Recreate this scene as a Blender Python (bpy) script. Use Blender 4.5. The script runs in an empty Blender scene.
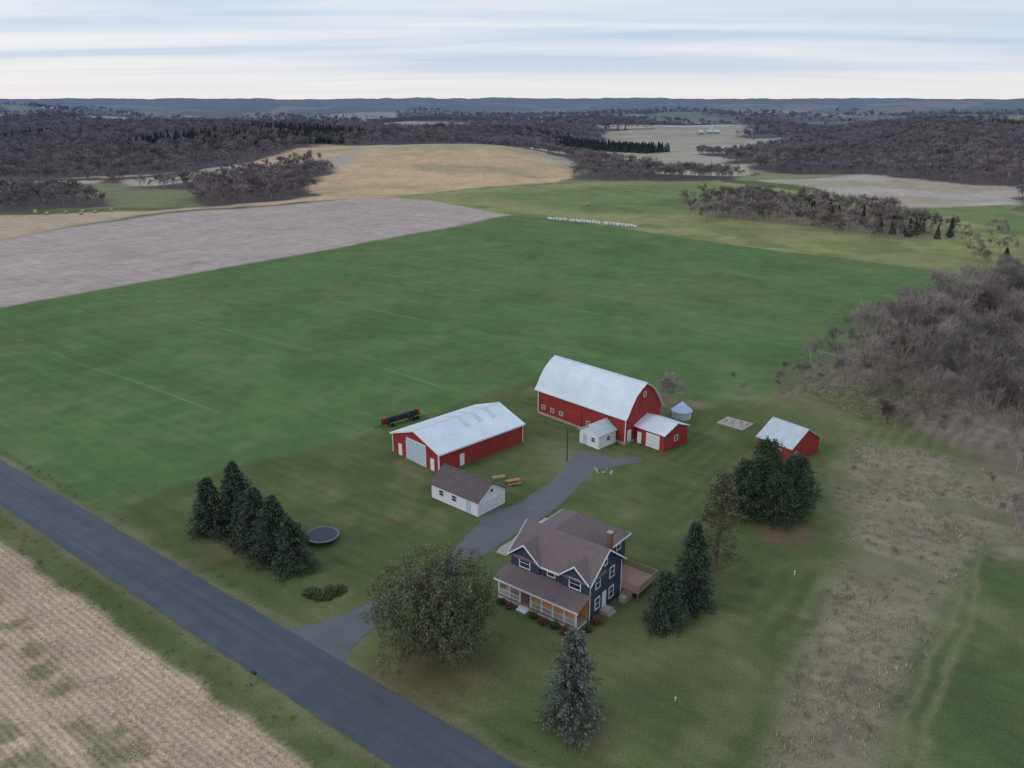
import bpy, math, random
import numpy as np
random.seed(5)
R = np.random.default_rng(11)
scene = bpy.context.scene
COL = scene.collection

# ------------------------------------------------------------------ noise
T = np.random.default_rng(3).random((256, 256))
def vnoise(x, y):
    xi = np.floor(x).astype(int); yi = np.floor(y).astype(int)
    fx = x - xi; fy = y - yi
    fx = fx*fx*(3-2*fx); fy = fy*fy*(3-2*fy)
    a = T[xi & 255, yi & 255]; b = T[(xi+1) & 255, yi & 255]
    c = T[xi & 255, (yi+1) & 255]; d = T[(xi+1) & 255, (yi+1) & 255]
    return (a*(1-fx)+b*fx)*(1-fy)+(c*(1-fx)+d*fx)*fy
def fbm(x, y, o=3):
    s = 0; a = 1; n = 0
    for i in range(o):
        c, q = math.cos(.6+1.1*i), math.sin(.6+1.1*i)
        s = s + a*vnoise((x*c-y*q)*2**i+17.3*i, (x*q+y*c)*2**i+9.1*i); n += a; a *= .5
    return s/n
def ss(v, a, b):
    t = np.clip((v-a)/(b-a), 0, 1); return t*t*(3-2*t)
def sd(poly, x, y):
    """signed distance, positive inside"""
    p = np.array(poly, float); n = len(p)
    best = np.full(x.shape, 1e18); ins = np.zeros(x.shape, bool)
    for i in range(n):
        ax, ay = p[i]; bx, by = p[(i+1) % n]
        ex, ey = bx-ax, by-ay
        wx, wy = x-ax, y-ay
        t = np.clip((wx*ex+wy*ey)/(ex*ex+ey*ey+1e-9), 0, 1)
        best = np.minimum(best, (wx-ex*t)**2+(wy-ey*t)**2)
        c = ((ay > y) != (by > y))
        with np.errstate(divide='ignore', invalid='ignore'):
            xc = ex*(y-ay)/(ey if ey != 0 else 1e-9)+ax
        ins ^= c & (x < xc)
    return np.where(ins, 1, -1)*np.sqrt(best)

# ------------------------------------------------------------------ land plan (metres)
FIELD = [(-154,243.5),(-131.7,274),(-85,332),(1.6,444),(25,436),(83.5,369),(166.8,289),(127.6,241),(91.6,204),(67,178),(55.5,164.5),(47.8,163),(37,163),(11,182),(-2.6,170),(-21,150),(-37.6,137),(-51.7,126),(-62,112.6),(-91.6,137),(-180,206)]
TAN = [(-227,369),(-192,460),(-75,542),(4.3,452),(-85,332),(-131,273),(-154,243.5),(-300,300)]
TAN2 = [(-276,448),(-202,468),(-161,520),(-113,532),(-196,464),(-227,369),(-400,330)]
CORN = [(-151,495),(-152,579),(-150,680),(-128,700),(-140,790),(-48,960),(-10,900),(7,799),(48,645),(30,620),(-71,537),(-125,520)]
CORN2 = [(-228,742),(-193,907),(-123,941),(-153,765)]
LT = [(-71,537),(65,627),(159,651),(206,548),(235,440),(244,399),(194,311),(166,289),(83,369),(25,436),(1.6,444)]
GREEN2 = [(-20,540),(33,579),(141,632),(187,548),(96,452),(26,463)]
PONDT = [(197,651),(272,669),(350,579),(288,472),(224,486)]
GRR = [(169,495),(235,440),(227,369),(301,495),(224,486)]
GREENL = [(-383,632),(-191,620),(-160,495),(-283,463),(-500,500)]
VAL1 = [(155,1530),(505,1840),(336,1274),(230,1100),(250,960),(138,799),(57,1030),(120,1180)]
VAL2 = [(185,895),(268,895),(193,720),(129,742)]
VALLEY = [(60,1040),(125,740),(300,760),(330,1000),(620,1950),(120,1800),(40,1300)]
WL1 = [(-1413,2402),(-481,1969),(-136,1274),(-123,941),(-228,742),(-392,651),(-900,900)]
WL2 = [(-254,613),(-167,742),(-124,548),(-180,486)]
WL3 = [(-380,600),(-300,565),(-240,484),(-292,452),(-420,480)]
WM = [(-254,1969),(98,1780),(39,1030),(-32,864),(-98,1030)]
WM2 = [(-30,870),(45,799),(48,651),(174,651),(198,700),(110,760),(57,960)]
WR = [(195,941),(414,1445),(1162,1969),(700,900),(350,579),(272,669),(250,799)]
BRUSH = [(110,520),(161,548),(209,452),(199,369),(172,369),(99,440)]
RWOOD = [(240,300),(168,268),(116,241),(84,203),(66,173),(75,163),(78,147),(82,133),(80,118),(72,104),(100,100),(180,120)]
WEEDS = [(64,142),(75,137),(95,118),(78,104),(62,101),(50,84),(40,71),(33,60),(29,50),(19,50),(25,64),(36,84),(48,104),(52,122)]
GR = [(110,100),(66,104),(59,97),(40,75),(32,62),(26,50),(110,50)]
NEARB = [(-900,-400),(900,-400),(700,420),(300,520),(240,640),(30,640),(-60,560),(-160,520),(-420,640),(-900,640)]
AX, AY = .788, -.615
NX, NY = .615, .788
C = dict(
 wood=(.098,.082,.083), lawn=(.092,.118,.048), crop=(.088,.152,.058), tan=(.37,.315,.29), tan2=(.41,.33,.24),
 corn=(.50,.36,.225), lt=(.245,.258,.112), g2=(.155,.205,.080), pond=(.40,.355,.32), weeds=(.235,.205,.150), stub=(.35,.27,.20),
 dirt=(.15,.11,.075), olive=(.19,.19,.095))
def lerp(a, c, m): return a*(1-m[..., None])+np.array(c)*m[..., None]

def cover(x, y):
    d = np.hypot(x, y)
    nf = ss(d, 260, 700)
    x0, y0 = x, y
    x = x0+(fbm(x0/5, y0/5)-.5)*1.8*(1-nf)+((fbm(x0/70, y0/70)-.5)*50+(fbm(x0/18, y0/18)-.5)*14)*nf
    y = y0+(fbm(x0/5+50, y0/5)-.5)*1.8*(1-nf)+((fbm(x0/70+80, y0/70)-.5)*50+(fbm(x0/18+8, y0/18)-.5)*14)*nf
    soft = .5+d*.006
    def m(poly, s=1.): return ss(sd(poly, x, y), -soft*s, soft*s)
    col = np.zeros(x.shape+(3,))+np.array(C['wood'])
    wood = np.ones(x.shape)
    S = 230.
    rx = (x*.93+y*.36)/ (S*1.6); ry = (-x*.36+y*.93)/(S*(1+.8*ss(d, 1500, 5000)))
    gx = np.floor(rx); gy = np.floor(ry)
    b1 = np.full(x.shape, 9e9); b2 = b1.copy(); idv = np.zeros(x.shape); id2 = np.zeros(x.shape)
    for i in (-1, 0, 1):
        for j in (-1, 0, 1):
            cx = (gx+i).astype(int); cy = (gy+j).astype(int)
            h1 = T[cx & 255, cy & 255]; h2 = T[(cx*7+13) & 255, (cy*5+31) & 255]
            dd = np.hypot(gx+i+h1-rx, gy+j+h2-ry)
            near = dd < b1
            b2 = np.where(near, b1, np.minimum(b2, dd))
            idv = np.where(near, T[(cx*3+5) & 255, (cy*11+2) & 255], idv)
            id2 = np.where(near, T[(cx*13+1) & 255, (cy*3+77) & 255], id2)
            b1 = np.where(near, dd, b1)
    big = fbm(x/1300+4, y/1300, 2)
    prob = .20+.55*ss(big, .42, .64)
    f = ((idv < prob) & (b2-b1 > .05)).astype(float)*ss(d, 520, 640)
    pal = np.array([(.42,.35,.25),(.38,.33,.28),(.22,.23,.12),(.50,.45,.40),(.30,.25,.18),(.14,.17,.08)])
    fc = pal[np.minimum((id2*6).astype(int), 5)]
    wL = np.maximum.reduce([m(p) for p in (WL1, WR, WM)])
    f = f*(1-wL*.97*(idv > .06))
    col = col*(1-f[..., None])+fc*f[..., None]; wood = wood*(1-f)
    def put(poly, c, w=0., s=1., a=1.):
        nonlocal col, wood
        k = m(poly, s)*a
        col = lerp(col, c, k); wood = wood*(1-k)+w*k
    put(NEARB, C['lawn'])
    put([(-400,540),(-60,560),(30,640),(260,560),(300,420),(230,260),(166,289),(25,436),(-150,530)], C['olive'])
    put(GREENL, (.185,.19,.105)); put(TAN, C['tan']); put(TAN2, C['tan2'])
    put(LT, C['lt']); put(GREEN2, C['g2'], s=3)
    put(FIELD, C['crop'])
    put(PONDT, C['pond']); put(GRR, C['g2'])
    put(CORN, C['corn']); put(CORN2, C['corn']); put(VAL1, (.38,.34,.27)); put(VAL2, (.42,.37,.26))
    fk = ss(fbm(x/75+5, y/38, 3), .48, .66)*ss(d, 480, 560)*(1-wood)*(col[..., 0] > .3)
    col = lerp(col, (.31,.27,.17), fk*.7)
    put(WL2, C['wood'], 1.); put(WL3, C['wood'], 1.); put(WM2, C['wood'], 1.); put(BRUSH, (.18,.16,.11), .35, 3)
    put(RWOOD, (.20,.17,.135), .5, 4)
    put(GR, (.088,.120,.052), 0, 1)
    wn = ss(fbm(x0/6+3, y0/6, 4), .32, .52)
    put(WEEDS, C['weeds'], 0, 3., .55+.42*wn)
    put([(60,100),(96,124),(110,110),(90,96)], C['weeds'], 0, 5, .8*wn)
    put([(62,176),(74,182),(110,215),(92,204),(67,180),(56,166),(47,165),(60,160),(66,150)], (.23,.195,.135), 0, 4, .8)
    put([(80,150),(100,162),(112,150),(102,134),(86,138)], (.28,.24,.19), 0, 5, .5+.4*wn)
    put([(70,168),(82,176),(92,172),(84,163)], (.10,.135,.06), 0, 3, .8)
    s = x*NX+y*NY
    st = ss(37.6-s, -.5, .6)*(d < 600)
    band = vnoise(s*.42+3, (x*AX+y*AY)*.016)
    stc = np.array(C['stub'])*(0.72+.30*fbm(x/3, y/3)+.38*vnoise(s*.16+8, (x*AX+y*AY)*.008))[..., None]
    gr = ss(band, .60, .80)*ss(fbm(x/2.2, y/2.2), .34, .6)
    stc = stc*(1-gr[..., None]*.7)+np.array((.12,.13,.065))*gr[..., None]*.7
    col = col*(1-st[..., None])+stc*st[..., None]
    ed = np.exp(-((np.abs(s-46)-4.1)/.5)**2)*.55*(d < 600)
    col = lerp(col, (.22,.19,.14), ed)
    def blob(cx, cy, rx_, ry_, c, a):
        nonlocal col
        r = np.hypot((x-cx)/rx_, (y-cy)/ry_)+(fbm(x/1.7, y/1.7)-.5)*.7
        col = lerp(col, c, (1-ss(r, .45, 1.15))*a)
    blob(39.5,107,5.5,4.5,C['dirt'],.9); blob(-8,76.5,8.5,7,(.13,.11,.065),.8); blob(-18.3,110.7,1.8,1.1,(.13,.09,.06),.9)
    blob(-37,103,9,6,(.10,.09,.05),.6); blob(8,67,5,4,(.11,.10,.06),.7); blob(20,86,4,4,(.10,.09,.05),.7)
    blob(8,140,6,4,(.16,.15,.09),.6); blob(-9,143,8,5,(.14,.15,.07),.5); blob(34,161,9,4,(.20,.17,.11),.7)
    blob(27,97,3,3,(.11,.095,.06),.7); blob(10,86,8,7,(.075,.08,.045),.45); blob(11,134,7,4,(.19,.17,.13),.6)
    blob(-17,130,3.5,5,(.20,.17,.12),.5); blob(47,135,7,3,(.14,.13,.08),.5)
    cropm = m(FIELD)
    nearw = (1-ss(d, 500, 900))*(1-.45*cropm)
    greenish = (col[..., 1] > col[..., 0])
    col = lerp(col, (.17,.17,.085), ss(fbm(x/26+9, y/26, 3), .46, .72)*.36*nearw*greenish)
    col = lerp(col, (.20,.185,.10), ss(fbm(x/7, y/7, 4), .54, .76)*.36*nearw*greenish)
    col = lerp(col, (.060,.085,.036), ss(fbm(x/16+70, y/16+5, 3), .50, .75)*.35*nearw*greenish)
    col = col*(.84+.32*fbm(x/11+33, y/11, 3))[..., None]
    lawnm = (1-cropm)*(1-m(WEEDS, 4))*(1-m(GR, 3))*(d < 200)*(s > 50)
    q = np.sin((x*.80-y*.60)*2.4+fbm(x/9, y/9)*5)
    q2 = np.sin((x*.615+y*.788)*2.6+fbm(x/9, y/9)*3)
    rt = ss(x, 18, 34); pat = ss(fbm(x/12+3, y/12+9, 2), .3, .65)
    col = col*(1+lawnm*pat*(.13*q*rt+.07*q2*(1-rt)))[..., None]
    e1 = np.abs(sd([(31,50),(36,60),(43,71),(53,84),(64,101),(64.2,101),(53.2,84),(43.2,71),(36.2,60),(31.2,50)], x, y))
    col = lerp(col, (.20,.19,.11), np.exp(-((e1-.8)/.4)**2)*.6*(y < 104)*(y > 50))
    hz = 1-np.exp(-np.maximum(d-450, 0)/3500)  # aerial haze painted into the ground colour, bluer with distance from the origin
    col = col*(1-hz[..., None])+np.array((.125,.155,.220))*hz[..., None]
    return col, wood, st

def height(x, y):
    d = np.hypot(x, y)
    w = ss(d, 560, 1400)
    h = w*((fbm(x/520+3, y/520, 3)-.5)*84-10)
    h = h+ss(d, 1500, 4500)*((fbm(x/1700+8, y/1700+2, 4)-.5)*130-4)
    h = h+ss(sd(WR, x, y), -60, 260)*30+ss(sd(WL1, x, y), -100, 400)*20+ss(sd(WM2, x, y), -40, 60)*2
    k = ss(sd(VALLEY, x, y), -140, 60); h = h*(1-.85*k)-7*k
    h = h+ss(y-1250, 0, 500)*16*k
    h = h+13*np.exp(-(((x+60)/130)**2+((y-800)/150)**2))
    h = h-ss(sd(RWOOD, x, y), 4, 45)*5*ss(x, 80, 100)
    return h

# ------------------------------------------------------------------ mesh helpers
class Geo:
    def __init__(s): s.v = []; s.t = []; s.f = []; s.n = 0
    def add(s, v, faces, mat=0, tint=None):
        v = np.asarray(v, float).reshape(-1, 3)
        s.v.append(v); s.t.append(np.full(len(v), .5) if tint is None else np.asarray(tint, float))
        if isinstance(faces, np.ndarray): s.f.append((faces+s.n, mat))
        else:
            for f in faces: s.f.append((np.array([f])+s.n, mat))
        s.n += len(v)
    def box(s, x0, x1, y0, y1, z0, z1, mat=0):
        v = [(x0,y0,z0),(x1,y0,z0),(x1,y1,z0),(x0,y1,z0),(x0,y0,z1),(x1,y0,z1),(x1,y1,z1),(x0,y1,z1)]
        s.add(v, np.array([(0,3,2,1),(4,5,6,7),(0,1,5,4),(1,2,6,5),(2,3,7,6),(3,0,4,7)]), mat)
    def prism(s, prof, a0, a1, axis='x', mat=0):
        n = len(prof)
        if axis == 'x': v = [(a0,p,q) for p, q in prof]+[(a1,p,q) for p, q in prof]
        elif axis == 'y': v = [(p,a0,q) for p, q in prof]+[(p,a1,q) for p, q in prof]
        else: v = [(p,q,a0) for p, q in prof]+[(p,q,a1) for p, q in prof]
        fs = [tuple(range(n))[::-1], tuple(range(n, 2*n))]+[(i, (i+1) % n, (i+1) % n+n, i+n) for i in range(n)]
        s.add(v, fs, mat)
    def slab(s, pts, th, mat=0):
        n = len(pts)
        v = [(a,b,c) for a, b, c in pts]+[(a,b,c+th) for a, b, c in pts]
        fs = [tuple(range(n))[::-1], tuple(range(n, 2*n))]+[(i, (i+1) % n, (i+1) % n+n, i+n) for i in range(n)]
        s.add(v, fs, mat)
    def cyl(s, p0, p1, r0, r1=None, n=12, mat=0, caps=True):
        r1 = r0 if r1 is None else r1
        p0 = np.array(p0, float); p1 = np.array(p1, float); d = p1-p0; d /= np.linalg.norm(d)
        u = np.cross(d, (0,0,1.) if abs(d[2]) < .9 else (1.,0,0)); u /= np.linalg.norm(u); w = np.cross(d, u)
        a = np.arange(n)*2*math.pi/n
        ring = np.cos(a)[:, None]*u+np.sin(a)[:, None]*w
        v = np.vstack([p0+ring*r0, p1+ring*r1])
        fs = [(i, (i+1) % n, (i+1) % n+n, i+n) for i in range(n)]
        if caps: fs += [tuple(range(n))[::-1], tuple(range(n, 2*n))]
        s.add(v, fs, mat)
    def tubes(s, P0, P1, R0, R1, n=4, mat=0, tint=.5):
        P0 = np.asarray(P0, float); P1 = np.asarray(P1, float); R0 = np.asarray(R0, float); R1 = np.asarray(R1, float)
        D = P1-P0; D /= np.linalg.norm(D, axis=1)[:, None]+1e-9
        ref = np.where(np.abs(D[:, 2:3]) < .9, np.array([[0,0,1.]]), np.array([[1.,0,0]]))
        U = np.cross(D, ref); U /= np.linalg.norm(U, axis=1)[:, None]; W = np.cross(D, U)
        a = np.arange(n)*2*math.pi/n
        ring = np.cos(a)[None, :, None]*U[:, None]+np.sin(a)[None, :, None]*W[:, None]
        v = np.concatenate([P0[:, None]+ring*R0[:, None, None], P1[:, None]+ring*R1[:, None, None]], 1)
        k = np.arange(len(P0))[:, None, None]*2*n
        i = np.arange(n); q = np.stack([i, (i+1) % n, (i+1) % n+n, i+n], 1)[None]
        s.add(v.reshape(-1, 3), (k+q).reshape(-1, 4), mat, np.full(len(P0)*2*n, tint))
    def cards(s, Cn, D, L, W, tint, mat=0, rg=R):
        N = len(Cn); D = D/(np.linalg.norm(D, axis=1)[:, None]+1e-9)
        Sd = np.cross(D, rg.normal(size=(N, 3))); Sd /= np.linalg.norm(Sd, axis=1)[:, None]+1e-9
        L = np.broadcast_to(L, (N,))[:, None]; W = np.broadcast_to(W, (N,))[:, None]
        v = np.stack([Cn-D*L/2, Cn+Sd*W/2, Cn+D*L/2, Cn-Sd*W/2], 1).reshape(-1, 3)
        f = np.arange(4*N).reshape(-1, 4)
        s.add(v, f, mat, np.repeat(np.broadcast_to(tint, (N,)), 4))
    def mesh(s, name, mats, smooth=False):
        me = bpy.data.meshes.new(name)
        V = np.concatenate(s.v); me.vertices.add(len(V)); me.vertices.foreach_set('co', V.ravel())
        lv = np.concatenate([f.ravel() for f, _ in s.f]); tot = np.concatenate([np.full(len(f), f.shape[1]) for f, _ in s.f])
        mi = np.concatenate([np.full(len(f), m) for f, m in s.f])
        me.loops.add(len(lv)); me.loops.foreach_set('vertex_index', lv.astype(np.int32))
        me.polygons.add(len(tot)); st = np.concatenate([[0], np.cumsum(tot)[:-1]])
        me.polygons.foreach_set('loop_start', st.astype(np.int32))
        me.polygons.foreach_set('loop_total', tot.astype(np.int32))
        me.polygons.foreach_set('material_index', mi.astype(np.int32))
        me.polygons.foreach_set('use_smooth', np.full(len(tot), smooth))
        at = me.attributes.new('tint', 'FLOAT', 'POINT'); at.data.foreach_set('value', np.concatenate(s.t))
        for m in mats: me.materials.append(m)
        me.update(calc_edges=True); me.validate()
        return me

def obj(name, me, loc=(0,0,0), rz=0., parent=None, link=True, sc=1.):
    o = bpy.data.objects.new(name, me); o.location = loc; o.rotation_euler = (0,0,rz); o.scale = (sc,)*3
    if parent: o.parent = parent
    if link: COL.objects.link(o)
    return o
def empty(name, loc, rz): return obj(name, None, loc, rz)

# ------------------------------------------------------------------ materials
def nd(nt, t, **k):
    n = nt.nodes.new(t)
    for a, b in k.items(): setattr(n, a, b)
    return n
def mathn(nt, op, a, b=None, c=None):
    n = nd(nt, 'ShaderNodeMath', operation=op)
    for i, v in enumerate((a, b, c)):
        if v is None: continue
        if isinstance(v, (int, float)): n.inputs[i].default_value = v
        else: nt.links.new(v, n.inputs[i])
    return n.outputs[0]
def mat(name, col, rough=.8, ns=2., amt=.25, metal=0., tint=0., stripe=None, rnd=0., spec=.3, haze=False, ns2=None):
    m = bpy.data.materials.new(name); m.use_nodes = True; nt = m.node_tree
    b = nt.nodes['Principled BSDF']; b.inputs['Roughness'].default_value = rough; b.inputs['Metallic'].default_value = metal
    b.inputs['Specular IOR Level'].default_value = spec
    tc = nd(nt, 'ShaderNodeTexCoord')
    f = None
    if amt > 0:
        no = nd(nt, 'ShaderNodeTexNoise'); no.inputs['Scale'].default_value = ns; no.inputs['Detail'].default_value = 3
        nt.links.new(tc.outputs['Object'], no.inputs['Vector'])
        f = mathn(nt, 'MULTIPLY_ADD', no.outputs['Fac'], 2*amt, 1-amt)
    def mul(v):
        nonlocal f
        f = v if f is None else mathn(nt, 'MULTIPLY', f, v)
    if ns2:
        n2 = nd(nt, 'ShaderNodeTexNoise'); n2.inputs['Scale'].default_value = ns2; n2.inputs['Detail'].default_value = 3
        nt.links.new(tc.outputs['Object'], n2.inputs['Vector'])
        mul(mathn(nt, 'MULTIPLY_ADD', n2.outputs['Fac'], amt*1.6, 1-amt*.8))
    if tint:
        at = nd(nt, 'ShaderNodeAttribute', attribute_name='tint')
        mul(mathn(nt, 'MULTIPLY_ADD', at.outputs['Fac'], 2*tint, 1-tint))
    if rnd:
        oi = nd(nt, 'ShaderNodeObjectInfo')
        mul(mathn(nt, 'MULTIPLY_ADD', oi.outputs['Random'], 2*rnd, 1-rnd))
    if stripe:
        ax, per, dk = stripe
        sx = nd(nt, 'ShaderNodeSeparateXYZ'); nt.links.new(tc.outputs['Object'], sx.inputs[0])
        fr = mathn(nt, 'FRACT', mathn(nt, 'MULTIPLY', sx.outputs[ax], 1/per))
        mul(mathn(nt, 'MULTIPLY_ADD', mathn(nt, 'LESS_THAN', fr, .13), -dk, 1.))
    vm = nd(nt, 'ShaderNodeVectorMath', operation='SCALE'); vm.inputs[0].default_value = col
    nt.links.new(f, vm.inputs['Scale'])
    out = vm.outputs[0]
    if haze:  # air haze mixed into the base colour by world position
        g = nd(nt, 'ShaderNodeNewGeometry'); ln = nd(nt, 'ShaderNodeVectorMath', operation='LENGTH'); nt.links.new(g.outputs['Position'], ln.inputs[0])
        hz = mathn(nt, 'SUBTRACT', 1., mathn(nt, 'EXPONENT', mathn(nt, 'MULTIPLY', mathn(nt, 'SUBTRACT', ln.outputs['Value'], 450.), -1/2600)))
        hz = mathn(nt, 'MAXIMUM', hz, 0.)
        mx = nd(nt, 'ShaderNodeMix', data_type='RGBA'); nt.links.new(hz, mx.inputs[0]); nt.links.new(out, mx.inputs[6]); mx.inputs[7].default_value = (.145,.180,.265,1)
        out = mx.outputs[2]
    nt.links.new(out, b.inputs['Base Color'])
    return m
M = {}
M['red'] = mat('red_barn_siding', (.30,.036,.036), .7, .5, .28, stripe=(0,.6,.12), ns2=6)
M['redy'] = mat('red_barn_siding_end', (.30,.036,.036), .7, .5, .28, stripe=(1,.6,.12), ns2=6)
M['white'] = mat('white_paint', (.70,.72,.74), .6, 1.2, .12, ns2=8)
M['wroof'] = mat('white_metal_roof', (.60,.67,.74), .45, .25, .16, stripe=(0,.95,.05), ns2=2)
M['groof'] = mat('galvanised_roof', (.47,.53,.58), .45, .6, .22, stripe=(0,.8,.12), ns2=4)
M['sky_panel'] = mat('translucent_panel', (.50,.56,.62), .5, 1., .2)
M['bdoor'] = mat('pale_blue_steel_door', (.46,.55,.66), .5, 1., .10, stripe=(1,.5,.12))
M['brown'] = mat('brown_shingles', (.150,.118,.122), .9, 1.2, .22, ns2=9)
M['dbrown'] = mat('dark_shingles', (.105,.086,.090), .9, 1.2, .25, ns2=9)
M['navy'] = mat('navy_siding', (.045,.062,.090), .7, 1.5, .15, stripe=(2,.2,.2))
M['glass'] = mat('window_glass', (.03,.04,.05), .08, 1, .1, spec=.8)
M['cedar'] = mat('cedar_porch_wood', (.66,.31,.12), .7, 2, .2, stripe=(0,.3,.25))
M['deck'] = mat('deck_boards', (.34,.22,.175), .8, 2, .2, stripe=(1,.16,.25))
M['conc'] = mat('concrete', (.34,.31,.29), .9, 1.5, .25, ns2=7)
M['brick'] = mat('chimney_brick', (.18,.11,.09), .9, 5, .3)
M['black'] = mat('black_rubber', (.025,.027,.03), .6, 3, .2)
M['steel'] = mat('dark_steel', (.06,.06,.065), .5, 3, .2, metal=.3)
M['mred'] = mat('machine_red', (.36,.03,.02), .5, 3, .25)
M['wood'] = mat('weathered_wood', (.33,.25,.17), .8, 3, .3)
M['orange'] = mat('stained_wood', (.42,.20,.08), .7, 3, .2)
M['mesh'] = mat('trampoline_mat', (.045,.06,.075), .7, 3, .2)
M['pad'] = mat('trampoline_pad', (.12,.16,.19), .6, 3, .2)
M['bale'] = mat('bale_wrap', (.50,.51,.51), .5, 1.1, .55)
M['hay'] = mat('round_hay', (.38,.28,.16), .9, 4, .3)
M['bluebin'] = mat('bin_roof', (.36,.50,.70), .45, 2, .15)
M['soil'] = mat('stone_pile', (.33,.30,.27), .9, 2, .4)
M['bark'] = mat('bark', (.12,.096,.08), .9, 3, .35, tint=.4)
M['bare'] = mat('bare_twigs', (.235,.205,.192), .95, 0, 0, tint=.7, rnd=.38)
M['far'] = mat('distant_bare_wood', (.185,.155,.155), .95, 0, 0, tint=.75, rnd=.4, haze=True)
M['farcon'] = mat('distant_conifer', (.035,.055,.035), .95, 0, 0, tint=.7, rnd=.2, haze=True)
M['spruce'] = mat('spruce_needles', (.046,.068,.048), .9, 1.2, .35, tint=.8)
M['blues'] = mat('blue_spruce_needles', (.100,.120,.103), .9, 1.2, .35, tint=.8)
M['pine'] = mat('pine_needles', (.110,.112,.066), .9, 1.2, .35, tint=.8)
M['dense'] = mat('white_pine_needles', (.046,.074,.044), .9, 1, .35, tint=.85)
M['willow'] = mat('shade_tree_leaves', (.102,.114,.064), .9, .6, .35, tint=.8)
M['weed'] = mat('dry_weed', (.31,.27,.195), .95, 0, 0, tint=.7, rnd=.4)
M['stalk'] = mat('corn_residue', (.48,.38,.28), .95, 0, 0, tint=.7, rnd=.35)
M['shrub'] = mat('shrub_leaves', (.080,.105,.050), .9, 2, .3, tint=.7)
M['rshrub'] = mat('russet_shrub', (.17,.085,.055), .9, 2, .3, tint=.7)
M['tuft'] = mat('grass_tuft', (.115,.130,.055), .95, 0, 0, tint=.6, rnd=.4)

def asphalt(name, col, streak):
    m = bpy.data.materials.new(name); m.use_nodes = True; nt = m.node_tree; b = nt.nodes['Principled BSDF']
    b.inputs['Roughness'].default_value = .8; b.inputs['Specular IOR Level'].default_value = .3
    tc = nd(nt, 'ShaderNodeTexCoord')
    a = nd(nt, 'ShaderNodeTexNoise'); a.inputs['Scale'].default_value = 14; a.inputs['Detail'].default_value = 4
    c = nd(nt, 'ShaderNodeTexNoise'); c.inputs['Scale'].default_value = .35; c.inputs['Detail'].default_value = 4
    mp = nd(nt, 'ShaderNodeMapping'); mp.inputs['Scale'].default_value = (.03, 1.1, 1)
    e = nd(nt, 'ShaderNodeTexNoise'); e.inputs['Scale'].default_value = 1; e.inputs['Detail'].default_value = 2
    nt.links.new(tc.outputs['Object'], a.inputs['Vector']); nt.links.new(tc.outputs['Object'], c.inputs['Vector'])
    nt.links.new(tc.outputs['Object'], mp.inputs['Vector']); nt.links.new(mp.outputs[0], e.inputs['Vector'])
    f = mathn(nt, 'MULTIPLY_ADD', a.outputs['Fac'], .3, .85)
    f = mathn(nt, 'MULTIPLY', f, mathn(nt, 'MULTIPLY_ADD', c.outputs['Fac'], .5, .75))
    f = mathn(nt, 'MULTIPLY', f, mathn(nt, 'MULTIPLY_ADD', e.outputs['Fac'], 2*streak, 1-streak))
    vm = nd(nt, 'ShaderNodeVectorMath', operation='SCALE'); vm.inputs[0].default_value = col; nt.links.new(f, vm.inputs['Scale'])
    nt.links.new(vm.outputs[0], b.inputs['Base Color'])
    return m
M['road'] = asphalt('road_asphalt', (.076,.086,.108), .28)
M['drive'] = asphalt('driveway_asphalt', (.118,.124,.138), .05)

# ------------------------------------------------------------------ ground sheet
def axis(lim, step, g, start):
    v = [0.]
    while v[-1] < lim:
        v.append(v[-1]+max(step, g*(v[-1]-start)))
    return np.array(v)
xp = axis(17000, .65, .017, 62)
xs = np.concatenate([-xp[::-1][:-1], xp])
ya = axis(26000, .65, .0095, 90)
ys = np.concatenate([np.arange(-300, 40, 12.), 40+ya])
X, Y = np.meshgrid(xs, ys)
nx, ny = len(xs), len(ys)
xf, yf = X.ravel(), Y.ravel()
Z = height(xf, yf)
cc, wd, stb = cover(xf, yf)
me = bpy.data.meshes.new('ground')
me.vertices.add(nx*ny); me.vertices.foreach_set('co', np.stack([xf, yf, Z], 1).ravel())
i = (np.arange(ny-1)[:, None]*nx+np.arange(nx-1)[None]).ravel()
q = np.stack([i, i+1, i+nx+1, i+nx], 1).astype(np.int32)
me.loops.add(q.size); me.loops.foreach_set('vertex_index', q.ravel())
me.polygons.add(len(q)); me.polygons.foreach_set('loop_start', (np.arange(len(q))*4).astype(np.int32)); me.polygons.foreach_set('loop_total', np.full(len(q), 4, np.int32))
me.polygons.foreach_set('use_smooth', np.ones(len(q), bool))
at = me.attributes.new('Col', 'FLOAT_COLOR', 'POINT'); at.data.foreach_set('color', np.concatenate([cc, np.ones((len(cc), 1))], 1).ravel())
for an, vals in (('stub', stb), ('tanm', ss(sd(TAN, xf, yf), -1, 2)), ('crop', ss(sd(FIELD, xf, yf), 0, 4))):
    at = me.attributes.new(an, 'FLOAT', 'POINT'); at.data.foreach_set('value', vals)
me.update(calc_edges=True)
gm = bpy.data.materials.new('ground_cover'); gm.use_nodes = True; nt = gm.node_tree; b = nt.nodes['Principled BSDF']
b.inputs['Roughness'].default_value = .95; b.inputs['Specular IOR Level'].default_value = .1
ca = nd(nt, 'ShaderNodeAttribute', attribute_name='Col'); sa = nd(nt, 'ShaderNodeAttribute', attribute_name='stub'); ta = nd(nt, 'ShaderNodeAttribute', attribute_name='tanm'); cra = nd(nt, 'ShaderNodeAttribute', attribute_name='crop')
tc = nd(nt, 'ShaderNodeTexCoord')
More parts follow.
